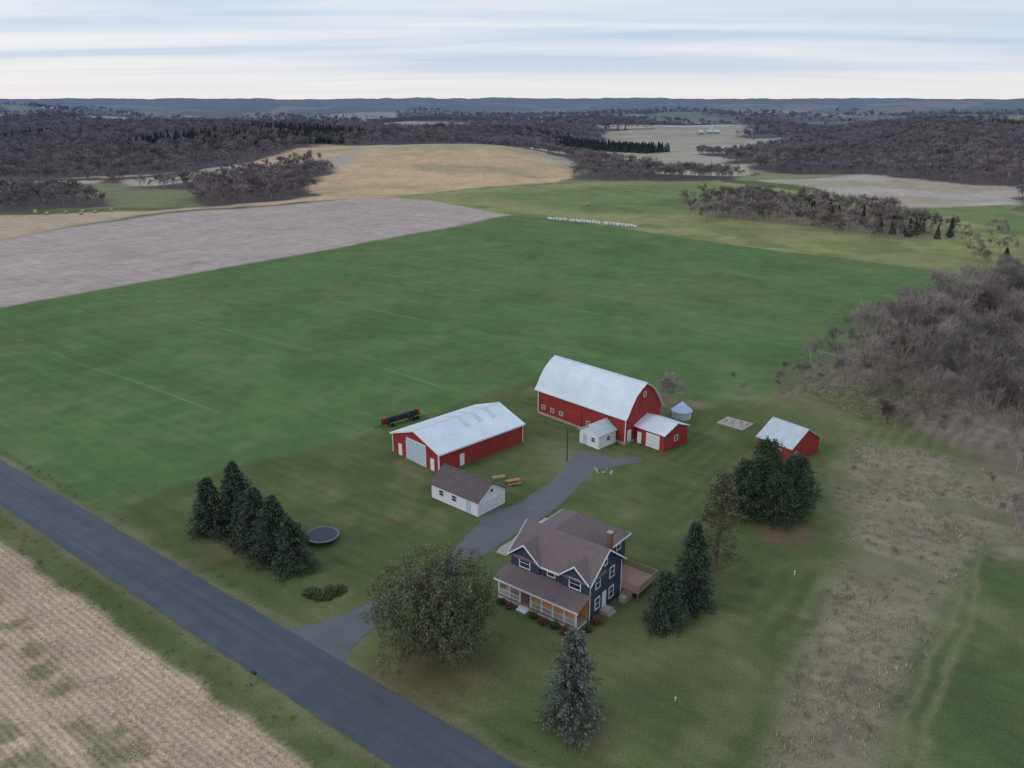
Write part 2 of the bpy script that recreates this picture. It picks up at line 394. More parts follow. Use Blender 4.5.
def nz(scale, detail=4, vec=None, rough=.6):
    n = nd(nt, 'ShaderNodeTexNoise'); n.inputs['Scale'].default_value = scale; n.inputs['Detail'].default_value = detail; n.inputs['Roughness'].default_value = rough
    nt.links.new(vec if vec else tc.outputs['Object'], n.inputs['Vector']); return n.outputs['Fac']
def mapped(rz, sc):
    m1 = nd(nt, 'ShaderNodeMapping'); m1.inputs['Rotation'].default_value = (0,0,rz); nt.links.new(tc.outputs['Object'], m1.inputs['Vector'])
    m2 = nd(nt, 'ShaderNodeMapping'); m2.inputs['Scale'].default_value = sc; nt.links.new(m1.outputs[0], m2.inputs['Vector']); return m2.outputs[0]
rowv = mapped(math.radians(38), (.03, 1.0, 1))
rowt = mapped(math.radians(-52), (.02, .45, 1))
fine = nz(3.6, 6, None, .74)
f = mathn(nt, 'MULTIPLY_ADD', fine, 1.6, .20)
f = mathn(nt, 'MULTIPLY', f, mathn(nt, 'MULTIPLY_ADD', nz(.22, 5), .7, .65))
f = mathn(nt, 'MULTIPLY', f, mathn(nt, 'MULTIPLY_ADD', nz(.55, 2, rowv), .40, .80))
tr = mathn(nt, 'MULTIPLY_ADD', nz(1., 3, rowt), .5, -.25)
f = mathn(nt, 'MULTIPLY', f, mathn(nt, 'MULTIPLY_ADD', mathn(nt, 'MULTIPLY', tr, ta.outputs['Fac']), 1.1, 1.))
sp = nd(nt, 'ShaderNodeSeparateXYZ'); nt.links.new(mapped(math.radians(38), (1,1,1)), sp.inputs[0])
def tram(coord, per, off, wdt, amp):
    wob = mathn(nt, 'MULTIPLY_ADD', nz(.012, 1), 14., off)
    fr = mathn(nt, 'ABSOLUTE', mathn(nt, 'SUBTRACT', mathn(nt, 'FRACT', mathn(nt, 'MULTIPLY', mathn(nt, 'ADD', coord, wob), 1/per)), .5))
    k = mathn(nt, 'LESS_THAN', fr, wdt/per)
    pres = mathn(nt, 'MAXIMUM', mathn(nt, 'MULTIPLY_ADD', nz(.035, 3), 2.6, -.95), 0.)
    return mathn(nt, 'MULTIPLY', mathn(nt, 'MULTIPLY', k, cra.outputs['Fac']), mathn(nt, 'MULTIPLY', pres, amp))
f = mathn(nt, 'MULTIPLY', f, mathn(nt, 'ADD', tram(sp.outputs[1], 39., 4., .42, .55), 1.))
ph = mathn(nt, 'ADD', mathn(nt, 'MULTIPLY', sp.outputs[1], 2*math.pi/.76), mathn(nt, 'MULTIPLY', nz(.25, 2), 1.2))
rw = mathn(nt, 'MULTIPLY', mathn(nt, 'SINE', ph), .13)
cl = mathn(nt, 'MULTIPLY_ADD', nz(2.0, 5, None, .75), 1.6, -.8)
sm = mathn(nt, 'MULTIPLY', sa.outputs['Fac'], mathn(nt, 'ADD', rw, cl))
f = mathn(nt, 'MULTIPLY', f, mathn(nt, 'MAXIMUM', mathn(nt, 'ADD', sm, 1.), .25))
vm = nd(nt, 'ShaderNodeVectorMath', operation='SCALE'); nt.links.new(ca.outputs['Color'], vm.inputs[0]); nt.links.new(f, vm.inputs['Scale'])
nt.links.new(vm.outputs[0], b.inputs['Base Color'])
me.materials.append(gm)
obj('ground', me)

# ------------------------------------------------------------------ road and driveway
g = Geo()
svals = np.arange(-420, 160, 2.)
w = 3.68
L = len(svals)
wl = w+(vnoise(svals*.8, svals*0)-.5)*.22; wr = w+(vnoise(svals*.8, svals*0+9)-.5)*.22
v = np.concatenate([np.stack([svals, -wr, np.full(L, .03)], 1), np.stack([svals, wl, np.full(L, .03)], 1)])
k = np.arange(L-1); g.add(v, np.stack([k, k+1, k+1+L, k+L], 1), 0)
obj('road', g.mesh('road', [M['road']]), (NX*46, NY*46, 0), math.atan2(AY, AX))
def ribbon(name, pts, widths, z, m, n=90):
    pts = np.array(pts, float); tt = np.linspace(0, len(pts)-1, n)
    def cr(a):
        i0 = np.clip(np.floor(tt).astype(int), 0, len(pts)-2); u = (tt-i0); u = u[:, None] if a.ndim > 1 else u
        p0 = a[np.maximum(i0-1, 0)]; p1 = a[i0]; p2 = a[i0+1]; p3 = a[np.minimum(i0+2, len(a)-1)]
        return .5*((2*p1)+(-p0+p2)*u+(2*p0-5*p1+4*p2-p3)*u**2+(-p0+3*p1-3*p2+p3)*u**3)
    c = cr(pts); ww = cr(np.array(widths, float))
    d = np.gradient(c, axis=0); d /= np.linalg.norm(d, axis=1)[:, None]; nn = np.stack([-d[:, 1], d[:, 0]], 1)
    jit = (vnoise(np.arange(n)*.7, np.zeros(n))-.5)*.35; j2 = (vnoise(np.arange(n)*.7, np.zeros(n)+7)-.5)*.35
    a = c+nn*(ww/2+jit)[:, None]; b_ = c-nn*(ww/2+j2)[:, None]
    g = Geo(); v = np.concatenate([np.column_stack([b_, np.full(n, z)]), np.column_stack([a, np.full(n, z)])])
    k = np.arange(n-1); g.add(v, np.stack([k, k+1, k+1+n, k+n], 1), 0)
    return obj(name, g.mesh(name, [m]))
ribbon('driveway', [(-23.6,79.8),(-21,82.8),(-16.6,87.9),(-10.8,95),(-6.2,101.8),(-2,108.6),(3.8,115.6),(9.4,124.6),(12.6,131.5),(14.5,135.2)],
       [13,7.2,4.2,4.0,4.4,6.4,5.6,4.8,5.2,5.0], .022, M['drive'], 120)
ribbon('driveway', [(11.5,131.2),(15.5,131.6),(19,132.2),(22.6,133.2)], [4.2,4.4,3.2,2.2], .026, M['drive'], 30)
ribbon('garage_apron', [(-3.6,113.2),(.2,110.2)], [5.4,6.5], .030, M['drive'], 12)
ribbon('concrete_walk', [(-1.6,101.2),(1.8,105.8),(5.8,111.2)], [2.0,2.3,2.0], .034, M['conc'], 20)

# ------------------------------------------------------------------ building helpers
def fmap(side, pos):
    if side == '-y': return lambda s0, s1, d0, d1, z0, z1: (s0, s1, pos-d1, pos-d0, z0, z1)
    if side == '+y': return lambda s0, s1, d0, d1, z0, z1: (s0, s1, pos+d0, pos+d1, z0, z1)
    if side == '+x': return lambda s0, s1, d0, d1, z0, z1: (pos+d0, pos+d1, s0, s1, z0, z1)
    return lambda s0, s1, d0, d1, z0, z1: (pos-d1, pos-d0, s0, s1, z0, z1)
def window(g, side, pos, c, z, w, h, fr=.12, mf=0, mg=1, cross=True):
    f = fmap(side, pos)
    g.box(*f(c-w/2, c+w/2, .0, .07, z-fr, z), mf); g.box(*f(c-w/2, c+w/2, .0, .07, z+h, z+h+fr), mf)
    g.box(*f(c-w/2-fr, c-w/2, .0, .07, z-fr, z+h+fr), mf); g.box(*f(c+w/2, c+w/2+fr, .0, .07, z-fr, z+h+fr), mf)
    g.box(*f(c-w/2, c+w/2, .0, .03, z, z+h), mg)
    if cross:
        g.box(*f(c-w/2, c+w/2, .03, .055, z+h/2-.03, z+h/2+.03), mf)
def panel(g, side, pos, s0, s1, z0, z1, d, m): g.box(*fmap(side, pos)(s0, s1, 0, d, z0, z1), m)
def part(name, g, mats, par): return obj(name, g.mesh(name, mats), parent=par)
def gable(par, L, W, e, r, wallm, roofm, oh=.45, th=.14, x0=0, y0=0, gab=.3):
    g = Geo()
    g.prism([(y0,0),(y0+W,0),(y0+W,e),(y0+W/2,r),(y0,e)], x0, x0+L, 'x', 0)
    part('walls', g, [wallm], par)
    s = (r-e)/(W/2); g = Geo(); ez = e-s*oh+.01
    g.slab([(x0-gab,y0-oh,ez),(x0+L+gab,y0-oh,ez),(x0+L+gab,y0+W/2,r+.01),(x0-gab,y0+W/2,r+.01)], th, 0)
    g.slab([(x0-gab,y0+W/2,r+.01),(x0+L+gab,y0+W/2,r+.01),(x0+L+gab,y0+W+oh,ez),(x0-gab,y0+W+oh,ez)], th, 0)
    g.box(x0-gab-.02, x0+L+gab+.02, y0+W/2-.12, y0+W/2+.12, r+th-.03, r+th+.05, 0)
    part('roof', g, [roofm], par)

# ------------------------------------------------------------------ red barn (gambrel)
ang = math.atan2(-.727, .687)
bn = empty('red_barn', (5.2,155.7,0), ang)
Lb, Wb = 22.4, 10.2
prof = [(0,5.5),(1.0,7.2),(2.3,8.9),(3.7,9.95),(Wb/2,10.7),(Wb-3.7,9.95),(Wb-2.3,8.9),(Wb-1.0,7.2),(Wb,5.5)]
g = Geo(); g.prism([(0,0.5),(Wb,0.5)]+prof[::-1], 0, Lb, 'x', 0); g.box(-.05, Lb+.05, -.05, Wb+.05, -.5, .5, 1); part('walls', g, [M['redy'], M['conc']], bn)
rp = [(-.55,4.9)]+prof+[(Wb+.55,4.9)]
g = Geo()
for a, c in zip(rp[:-1], rp[1:]):
    g.slab([(-.5,a[0],a[1]+.02),(Lb+.5,a[0],a[1]+.02),(Lb+.5,c[0],c[1]+.02),(-.5,c[0],c[1]+.02)], .16, 0)
g.box(-.5, Lb+.5, Wb/2-.15, Wb/2+.15, 10.85, 10.95, 0)
part('roof', g, [M['wroof']], bn)
g = Geo()
for c in (1.6,4.0,6.4,13.4): window(g, '-y', 0, c, 1.3, .8, .7, .08)
window(g, '+x', Lb, Wb/2, 8.2, .6, .8, .1)
part('windows', g, [M['white'], M['glass']], bn)
g = Geo(); panel(g, '-y', 0, 8.0, 11.6, .5, 3.6, .09, 0)
for a in (7.9, 11.6): panel(g, '-y', 0, a, a+.1, .5, 3.7, .12, 2)
panel(g, '-y', 0, 7.9, 11.7, 3.7, 3.82, .12, 2)
panel(g, '+x', Lb, .5, 1.6, .5, 2.7, .08, 1); panel(g, '+x', Lb, 3.9, 6.3, 5.2, 7.6, .07, 2)
for a, c in ((-.02,.16),(Lb-.16,Lb+.02)): panel(g, '-y', 0, a, c, .5, 4.9, .035, 1)
part('doors', g, [M['red'], M['white'], M['redy']], bn)
ln = empty('red_lean_to_shed', (5.2+.687*22.55+.727*2.6, 155.7-.727*22.55+.687*2.6, 0), ang)
gable(ln, 6.6, 7.0, 3.2, 4.5, M['redy'], M['wroof'], .35)
g = Geo(); panel(g, '-y', 0, 2.6, 5.6, .05, 2.7, .08, 0)
for z in (.7,1.35,2.0): g.box(2.7, 5.5, -.095, -.08, z, z+.03, 1)
panel(g, '-y', 0, .6, 1.5, .05, 2.2, .07, 0)
part('doors', g, [M['white'], M['steel']], ln)
g = Geo(); window(g, '+x', 6.6, 3.5, 1.3, .9, .9, .1); part('windows', g, [M['white'], M['glass']], ln)
mh = empty('white_milk_house', (5.2+.687*15.8-.727*.12+.727*-4.9, 155.7-.727*15.8-.687*.12+.687*-4.9, 0), ang)
g = Geo(); g.prism([(0,0),(4.6,0),(4.6,2.7),(2.3,4.1),(0,2.7)], 0, 4.8, 'y', 0); part('walls', g, [M['white']], mh)
g = Geo()
g.slab([(-.35,-.35,2.5),(2.3,-.35,4.11),(2.3,4.8,4.11),(-.35,4.8,2.5)], .12, 0); g.slab([(2.3,-.35,4.11),(4.95,-.35,2.5),(4.95,4.8,2.5),(2.3,4.8,4.11)], .12, 0)
part('roof', g, [M['groof']], mh)
g = Geo(); window(g, '-y', 0, 3.3, 1.1, .8, .8, .1); window(g, '+x', 4.6, 2.6, 1.1, .9, .8, .1); panel(g, '-y', 0, .8, 1.7, .05, 2.1, .06, 2)
part('windows', g, [M['white'], M['glass'], M['bdoor']], mh)

# ------------------------------------------------------------------ machine shed
ms = empty('red_machine_shed', (-12.2,127.2,0), math.atan2(.694, .72))
Wm, Lm = 13., 19.6
gable(ms, Lm, Wm, 3.7, 5.9, M['red'], M['wroof'], .4)
g = Geo()
s = 2.2/6.5
zf = lambda yy: 5.9-abs(yy-6.5)*s+.16
for x0, dx in ((9.0,1.0),(12.2,1.0),(15.4,1.0)):
    for y0, y1 in ((6.9,9.6),(3.4,6.1)):
        g.slab([(x0,y0,zf(y0)),(x0+dx,y0,zf(y0)),(x0+dx,y1,zf(y1)),(x0,y1,zf(y1))], .03, 0)
part('skylights', g, [M['sky_panel']], ms)
g = Geo()
panel(g, '-x', 0, 3.6, 8.8, .05, 3.9, .12, 1)
for a in (3.45, 8.8, 0.0, 12.85): panel(g, '-x', 0, a, a+.15, .05, 3.6, .14, 0)
panel(g, '-x', 0, 3.45, 8.95, 3.9, 4.05, .14, 0); panel(g, '-x', 0, 6.15, 6.25, .05, 3.9, .15, 0)
panel(g, '-x', 0, 10.3, 11.3, .05, 2.2, .08, 0); panel(g, '-x', 0, 1.3, 2.3, .05, 2.2, .08, 0)
panel(g, '-y', 0, -.12, .05, .05, 3.45, .06, 0); panel(g, '-y', 0, Lm-.05, Lm+.1, .05, 3.45, .06, 0)
panel(g, '-y', 0, 4.5, 5.5, .05, 2.2, .07, 0)
part('doors', g, [M['white'], M['bdoor']], ms)
g = Geo()
zg = lambda yy: 5.9-abs(yy-6.5)*s
for y0, y1 in ((-.42, 6.5), (6.5, 13.42)):
    g.slab([(-.36,y0,zg(y0)-.14),(-.30,y0,zg(y0)-.14),(-.30,y1,zg(y1)-.14),(-.36,y1,zg(y1)-.14)], .30, 0)
g.box(-.3, Lm+.3, -.47, -.41, 3.42, 3.72, 0)
part('trim', g, [M['white']], ms)

# ------------------------------------------------------------------ garage
gr = empty('white_garage', (-12.7,118.6,0), math.atan2(-.656, .755))
gable(gr, 10., 6.2, 2.6, 4.5, M['white'], M['dbrown'], .35)
g = Geo()
for y0 in (.5, 3.3):
    panel(g, '+x', 10, y0, y0+2.4, .03, 2.15, .05, 0)
    for z in (.55,1.08,1.6): g.box(10.05, 10.065, y0, y0+2.4, z, z+.03, 1)
part('garage_doors', g, [M['white'], M['steel']], gr)
g = Geo(); window(g, '-y', 0, 2.2, 1., .9, .9, .08); window(g, '-y', 0, 5, 1., .9, .9, .08); panel(g, '-y', 0, 7.6, 8.5, .03, 2.05, .05, 2)
window(g, '+x', 10, 3.1, 3.0, .6, .6, .08, cross=False)
part('windows', g, [M['white'], M['glass'], M['bdoor']], gr)

# ------------------------------------------------------------------ farmhouse
hs = empty('navy_farmhouse', (-1.8,90.8,0), math.atan2(AY, AX))
g = Geo()
g.prism([(2.6,0),(10,0),(10,5.5),(6.3,8.3),(2.6,5.5)], .3, 12., 'x', 0)
g.prism([(-1,0),(9,0),(9,5.3),(4,8.1),(-1,5.3)], 9.9, 12.6, 'y', 0)
g.box(-1, 9, 12.6, 16, 0, 5.3, 0)
g.prism([(.3,3.2),(4.7,3.2),(4.7,5.4),(2.5,7.2),(.3,5.4)], 2.35, 5.2, 'y', 0)
g.prism([(8.2,3.2),(12.02,3.2),(12.02,5.4),(10.1,7.0),(8.2,5.4)], 2.3, 5.2, 'y', 0)
part('walls', g, [M['navy']], hs)
g = Geo(); sl = 2.8/3.7
def zr(y): return 8.3-abs(y-6.3)*sl+.01
g.slab([(-.1,2.15,zr(2.15)),(12.4,2.15,zr(2.15)),(12.4,6.3,zr(6.3)),(-.1,6.3,zr(6.3))], .15, 0)
g.slab([(-.1,6.3,zr(6.3)),(12.4,6.3,zr(6.3)),(12.4,10.45,zr(10.45)),(-.1,10.45,zr(10.45))], .15, 0)
e = 5.02
g.slab([(-1.5,8.0,e),(4,6.4,8.16),(4,12.0,8.16),(-1.5,16.5,e)], .15, 0)
g.slab([(4,6.4,8.16),(9.5,8.0,e),(9.5,16.5,e),(4,12.0,8.16)], .15, 0)
g.slab([(-1.5,16.5,e),(4,12.0,8.16),(9.5,16.5,e)], .15, 0)
DG = ((0,5,2.5,7.35,5.32),(7.9,12.3,10.1,7.15,5.3))
for (xa, xb, xm, zt, ze) in DG:
    y1 = 6.0
    g.slab([(xa,2.0,ze),(xm,2.0,zt),(xm,y1,zt),(xa,y1,ze)], .14, 0); g.slab([(xm,2.0,zt),(xb,2.0,ze),(xb,y1,ze),(xm,y1,zt)], .14, 0)
g.slab([(-.35,-.35,2.75),(12.35,-.35,2.75),(12.35,2.5,3.75),(-.35,2.5,3.75)], .14, 0)
part('roof', g, [M['brown']], hs)
g = Geo()
for (xa, xb, xm, zt, ze) in DG:
    g.slab([(xa,1.93,ze-.12),(xm,1.93,zt-.12),(xm,1.995,zt-.12),(xa,1.995,ze-.12)], .24, 0); g.slab([(xm,1.93,zt-.12),(xb,1.93,ze-.12),(xb,1.995,ze-.12),(xm,1.995,zt-.12)], .24, 0)
for y0, y1 in ((2.15,6.3),(6.3,10.45)):
    g.slab([(12.41,y0,zr(y0)-.12),(12.47,y0,zr(y0)-.12),(12.47,y1,zr(y1)-.12),(12.41,y1,zr(y1)-.12)], .25, 0)
    g.slab([(-.17,y0,zr(y0)-.12),(-.11,y0,zr(y0)-.12),(-.11,y1,zr(y1)-.12),(-.17,y1,zr(y1)-.12)], .25, 0)
g.box(-.35, 12.35, -.42, -.36, 2.65, 2.88, 0)
g.box(5., 7.9, 2.08, 2.14, 5.05, 5.3, 0)
for xx, yy in ((12.0,2.6),(12.0,9.85)): g.box(xx, xx+.06, yy, yy+.16, .1, 5.2, 0)
g.box(-1.58, -1.51, 8.0, 16.5, 4.95, 5.15, 0)
g.box(-1.5, 9.5, 16.51, 16.58, 4.95, 5.15, 0); g.box(9.51, 9.58, 10.5, 16.5, 4.95, 5.15, 0)
part('trim', g, [M['white']], hs)
g = Geo()
window(g, '-y', 2.35, 2.5, 4.1, 1.5, 1.2); window(g, '-y', 2.6, 6.4, 4.2, 1.0, 1.0); window(g, '-y', 2.3, 10.1, 4.1, 1.5, 1.2)
for c in (4.4, 7.6): window(g, '+x', 12, c, 3.9, .9, 1.3); window(g, '+x', 12, c, 1.0, .9, 1.4)
window(g, '+x', 12, 6.0, 6.3, .6, .7, cross=False)
for c in (1.5, 4.0, 9.6): window(g, '-y', 2.52, c, 1.0, 1.1, 1.3)
for c in (11.5, 14.2): window(g, '-x', -1, c, 3.6, .9, 1.2); window(g, '-x', -1, c, 1., .9, 1.3); window(g, '+x', 9, c, 3.6, .9, 1.2)
window(g, '-x', .3, 5, 3.6, .9, 1.2); window(g, '-x', .3, 7.6, 3.6, .9, 1.2)
part('windows', g, [M['white'], M['glass']], hs)
g = Geo()
g.box(0, 11.9, 0, 2.50, .35, .5, 0); g.box(.05, 11.85, .05, .12, 0, .35, 1); g.box(.05, .12, .12, 2.5, 0, .35, 1); g.box(11.78, 11.85, .12, 2.5, 0, .35, 1)
cs = np.linspace(.12, 11.75, 8)
for c in cs: g.box(c-.09, c+.09, .05, .23, .5, 2.5, 1)
g.box(.03, 11.85, .06, .22, 2.5, 2.74, 1)
for i_ in range(7):
    if i_ == 2: continue
    a, c = cs[i_]+.09, cs[i_+1]-.09
    g.box(a, c, .1, .18, 1.3, 1.38, 1); g.box(a, c, .1, .18, .6, .66, 1)
    for k_ in np.linspace(a+.12, c-.12, 9): g.box(k_-.02, k_+.02, .12, .16, .66, 1.3, 1)
for i_ in (3,4,5,6):
    a, c = cs[i_]+.09, cs[i_+1]-.09
    g.box(a+.02, c-.02, .20, .25, 1.4, 2.48, 2)
g.box(.4, 11.9, 2.52, 2.58, .5, 3.3, 2)
g.box(3.6, 5.0, -.9, -.45, 0, .17, 1); g.box(3.6, 5.0, -.45, 0, 0, .34, 1)
part('porch', g, [M['deck'], M['white'], M['cedar']], hs)
g = Geo(); g.box(9.5, 10.1, 10.3, 10.9, 4.5, 7.9, 0); g.box(9.45, 10.15, 10.25, 10.95, 7.9, 8.02, 1); part('chimney', g, [M['brick'], M['conc']], hs)
g = Geo()
g.box(9.05, 14.4, 10.3, 15.3, .75, .92, 0)
for xx in (9.2, 11.7, 14.3):
    for yy in (10.4, 15.2): g.box(xx-.07, xx+.07, yy-.07, yy+.07, 0, .74, 1)
for xx in np.linspace(9.3, 14.2, 18): g.box(xx-.03, xx+.03, 10.3, 10.36, .93, 1.8, 1); g.box(xx-.03, xx+.03, 15.24, 15.3, .93, 1.8, 1)
for yy in np.linspace(10.5, 15.1, 17): g.box(14.33, 14.39, yy-.03, yy+.03, .93, 1.8, 1)
g.box(9.05, 14.42, 10.28, 10.38, 1.81, 1.88, 1); g.box(9.05, 14.42, 15.22, 15.32, 1.81, 1.88, 1); g.box(14.31, 14.41, 10.39, 15.21, 1.81, 1.88, 1)
for i_ in range(4): g.box(12.2, 13.6, 10.28-.3*(i_+1), 10.28-.3*i_-.005, 0, .74-.18*i_, 1)
part('deck', g, [M['deck'], M['deck']], hs)
g = Geo()
g.box(12.07, 13.2, 4.9, 6.4, 0, .5, 0); g.box(13.2, 13.6, 4.9, 6.4, 0, .25, 0); panel(g, '+x', 12, 5.5, 6.4, .5, 2.6, .05, 1)
g.box(12.7, 13.5, 8.4, 9.2, .02, .8, 2)
part('side_steps', g, [M['conc'], M['white'], M['conc']], hs)

# ------------------------------------------------------------------ east shed, bin
rs = empty('red_tool_shed', (44.1,137.2,0), math.atan2(-.80, .60))
gable(rs, 7.0, 8.0, 2.8, 5.2, M['redy'], M['groof'], .4)
g = Geo(); panel(g, '+x', 7.0, 2.6, 5.4, .03, 2.5, .07, 0); panel(g, '-y', 0, 1, 2, .03, 2.0, .06, 1); part('doors', g, [M['redy'], M['white']], rs)
g = Geo(); window(g, '+x', 7, 1.2, 1.1, .6, .6, .06); window(g, '-y', 0, 4.5, 1.1, .8, .7, .08); part('windows', g, [M['white'], M['glass']], rs)
g = Geo(); g.cyl((0,0,0), (0,0,1.5), 1.9, 1.9, 24, 1); g.cyl((0,0,1.5), (0,0,3.1), 2.1, .25, 24, 0); g.cyl((0,0,3.1), (0,0,3.35), .3, .1, 12, 0)
for z in (.5,1.): g.cyl((0,0,z), (0,0,z+.06), 1.93, 1.93, 24, 1)
bi = empty('grain_bin', (33.6,153.4,0), 0); part('bin', g, [M['bluebin'], M['groof']], bi)

# ------------------------------------------------------------------ yard objects
def bx(g, c, s, m): g.box(c[0]-s[0]/2, c[0]+s[0]/2, c[1]-s[1]/2, c[1]+s[1]/2, c[2]-s[2]/2, c[2]+s[2]/2, m)
hd = empty('harvester_header_trailer', (-21.5,150.6,0), math.atan2(5.8, 6.4))
g = Geo(); bx(g, (0,0,.75), (9,.25,.2), 0); bx(g, (0,.6,.75), (8.4,.15,.15), 0)
for xx in (-3.2,-1,1,3.2): bx(g, (xx,.3,.75), (.12,.9,.12), 0)
bx(g, (-5.3,0,.6), (1.8,.14,.14), 0); bx(g, (0,.35,1.25), (8.6,.5,.75), 0); bx(g, (4.0,.35,1.35), (.5,.9,1.0), 1); bx(g, (-4.0,.35,1.35), (.3,.9,.95), 1)
part('frame', g, [M['steel'], M['mred']], hd)
g = Geo(); g.cyl((-3.8,-.45,1.45), (3.7,-.45,1.45), .12, .12, 8, 0)
for k_ in range(6):
    a = k_*math.pi/3; g.cyl((-3.8,-.45+.5*math.cos(a),1.45+.5*math.sin(a)), (3.7,-.45+.5*math.cos(a),1.45+.5*math.sin(a)), .05, .05, 6, 0)
for xx in (-3.8,-1.3,1.2,3.7):
    for k_ in range(6):
        a = k_*math.pi/3; g.cyl((xx,-.45,1.45), (xx,-.45+.5*math.cos(a),1.45+.5*math.sin(a)), .04, .04, 5, 1)
part('reel', g, [M['black'], M['mred']], hd)
g = Geo()
for xx in (-2.6, 2.4, 3.3):
    for yy in (-.75, .95): g.cyl((xx,yy-.12,.38), (xx,yy+.12,.38), .38, .38, 16, 0)
part('wheels', g, [M['black']], hd)
tp = empty('trampoline', (-27.1,105.1,0), 0)
g = Geo(); n = 40; a = np.arange(n)*2*math.pi/n
def ring(r, z): return np.stack([r*np.cos(a), r*np.sin(a), np.full(n, z)], 1)
k = np.arange(n); v = np.concatenate([ring(2.4,.92), ring(2.1,.93)]); g.add(v, np.stack([k, (k+1) % n, (k+1) % n+n, k+n], 1), 0)
v = np.concatenate([ring(2.4,.82), ring(2.4,.92)]); g.add(v, np.stack([k, (k+1) % n, (k+1) % n+n, k+n], 1), 0)
g.add(np.concatenate([ring(2.09,.90)]), [tuple(range(n))], 1)
for j in range(8):
    t = j*math.pi/4; g.cyl((2.35*math.cos(t),2.35*math.sin(t),0), (2.35*math.cos(t),2.35*math.sin(t),.82), .03, .03, 6, 2)
part('frame', g, [M['pad'], M['mesh'], M['steel']], tp)
pt = empty('picnic_table', (0.2,123.3,0), .4)
g = Geo()
for i_ in range(5): bx(g, (0,-.36+.18*i_,.76), (2.3,.16,.05), 0)
for yy in (-.8,.8): bx(g, (0,yy,.45), (2.3,.28,.05), 0)
for xx in (-.8,.8):
    bx(g, (xx,0,.40), (.08,1.7,.08), 0)
    for sg in (-1,1): g.cyl((xx+.06,sg*.65,0), (xx+.06,sg*.2,.74), .05, .05, 5, 0)
part('table', g, [M['orange']], pt)
st = empty('lumber_stack', (-2.2,125.4,0), .35)
g = Geo()
for i_ in range(3):
    for j in range(2): bx(g, (0,-.3+.3*i_,.12+.2*j), (2.2,.26,.16), 0)
part('boards', g, [M['wood']], st)
lp = empty('yard_light_pole', (9.6,132.6,0), -.7)
g = Geo(); g.cyl((0,0,0), (0,0,6.2), .10, .07, 8, 0); g.cyl((0,0,6.0), (1.1,0,6.2), .04, .04, 6, 1); g.cyl((1.1,0,6.22), (1.1,0,6.0), .1, .2, 10, 1)
part('pole', g, [M['steel'], M['steel']], lp)
mb = empty('mailbox', (-27.9,74.6,0), math.atan2(AY, AX))
g = Geo(); g.box(-.06, .06, -.06, .06, 0, 1.05, 0); g.prism([(-.15,1.06),(.15,1.06),(.15,1.25),(.08,1.34),(-.08,1.34),(-.15,1.25)], -.3, .3, 'x', 1); g.box(.1, .2, .155, .175, 1.2, 1.42, 2)
part('box', g, [M['wood'], M['black'], M['mred']], mb)
pd = empty('concrete_pad', (43.3,149.8,0), -.75)
g = Geo(); g.box(-2.8, 2.8, -2.2, 2.2, 0, .18, 0)
for i_ in range(26):
    x_, y_ = random.uniform(-2.2,2.2), random.uniform(-1.7,1.7); r_ = random.uniform(.2,.5)
    g.cyl((x_,y_,.15), (x_+.05,y_,.15+r_*.8), r_, r_*.4, 7, 1)
part('slab', g, [M['conc'], M['soil']], pd)
for (px, py, hh) in ((37.5,95.9,.6),(17.2,71.7,.3)):
    mk = empty('white_marker_post', (px,py,0), 0); g = Geo(); g.cyl((0,0,0), (0,0,hh), .06, .06, 8, 0); g.cyl((0,0,hh), (0,0,hh+.06), .10, .07, 8, 0); part('post', g, [M['white']], mk)
g = Geo()
for i_ in range(9):
    x_, y_ = random.uniform(-1.5,1.5), random.uniform(-1,1); r_ = random.uniform(.15,.35); g.cyl((x_,y_,-.05), (x_+.08,y_+.05,r_*.9), r_, r_*.45, 7, 0)
obj('landscape_rocks', g.mesh('landscape_rocks', [M['soil']]), (15.6,128.2,0))
g = Geo()
for i_ in range(31):
    t = i_/30; x_ = 19.1+(59.6-19.1)*t+random.uniform(-.3,.3); y_ = 432.5+(404.9-432.5)*t+random.uniform(-.5,.5)
    dx, dy = .826, -.563; r_ = random.uniform(.72,.95)
    if i_ in (7, 19): continue
    g.cyl((x_-dx*.58,y_-dy*.58,r_-.03), (x_+dx*.58,y_+dy*.58,r_-.03), r_, r_, 14, 0)
obj('wrapped_bale_row', g.mesh('wrapped_bale_row', [M['bale']]))
g = Geo()
for (x_, y_) in [(-258,455),(-250,452),(-243,458),(-236,462),(-228,460),(-262,462),(-222,466),(-232,452),(44,492)]:
    g.cyl((x_-.7,y_,.8), (x_+.7,y_+.3,.8), .85, .85, 12, 0)
obj('round_hay_bales', g.mesh('round_hay_bales', [M['hay']]))
def farmstead(x_, y_, n_):
    z_ = float(height(np.array([float(x_)]), np.array([float(y_)]))[0])
    fs = empty('distant_farmstead', (x_,y_,z_), random.uniform(0,1.5)); g = Geo()
    for i_ in range(n_):
        ox, oy = random.uniform(-40,40), random.uniform(-25,25); Lx = random.uniform(10,22); W_ = random.uniform(7,10); e_ = random.uniform(3,4.5)
        g.prism([(oy,0),(oy+W_,0),(oy+W_,e_),(oy+W_/2,e_+3.),(oy,e_)], ox, ox+Lx, 'x', 0)
        g.slab([(ox-.5,oy-.5,e_-.2),(ox+Lx+.5,oy-.5,e_-.2),(ox+Lx+.5,oy+W_/2,e_+3.1),(ox-.5,oy+W_/2,e_+3.1)], .2, 1)
    g.cyl((10,-12,0), (10,-12,12), 2, 2, 14, 1); g.cyl((10,-12,12), (10,-12,13), 2, .5, 14, 1)
    part('barns', g, [M['conc'], M['groof']], fs)
for a in ((330,1500,3),(-1050,3200,4),(900,3900,4),(-300,2900,3),(1700,4200,5),(560,2700,3),(-2100,3900,3)): farmstead(*a)

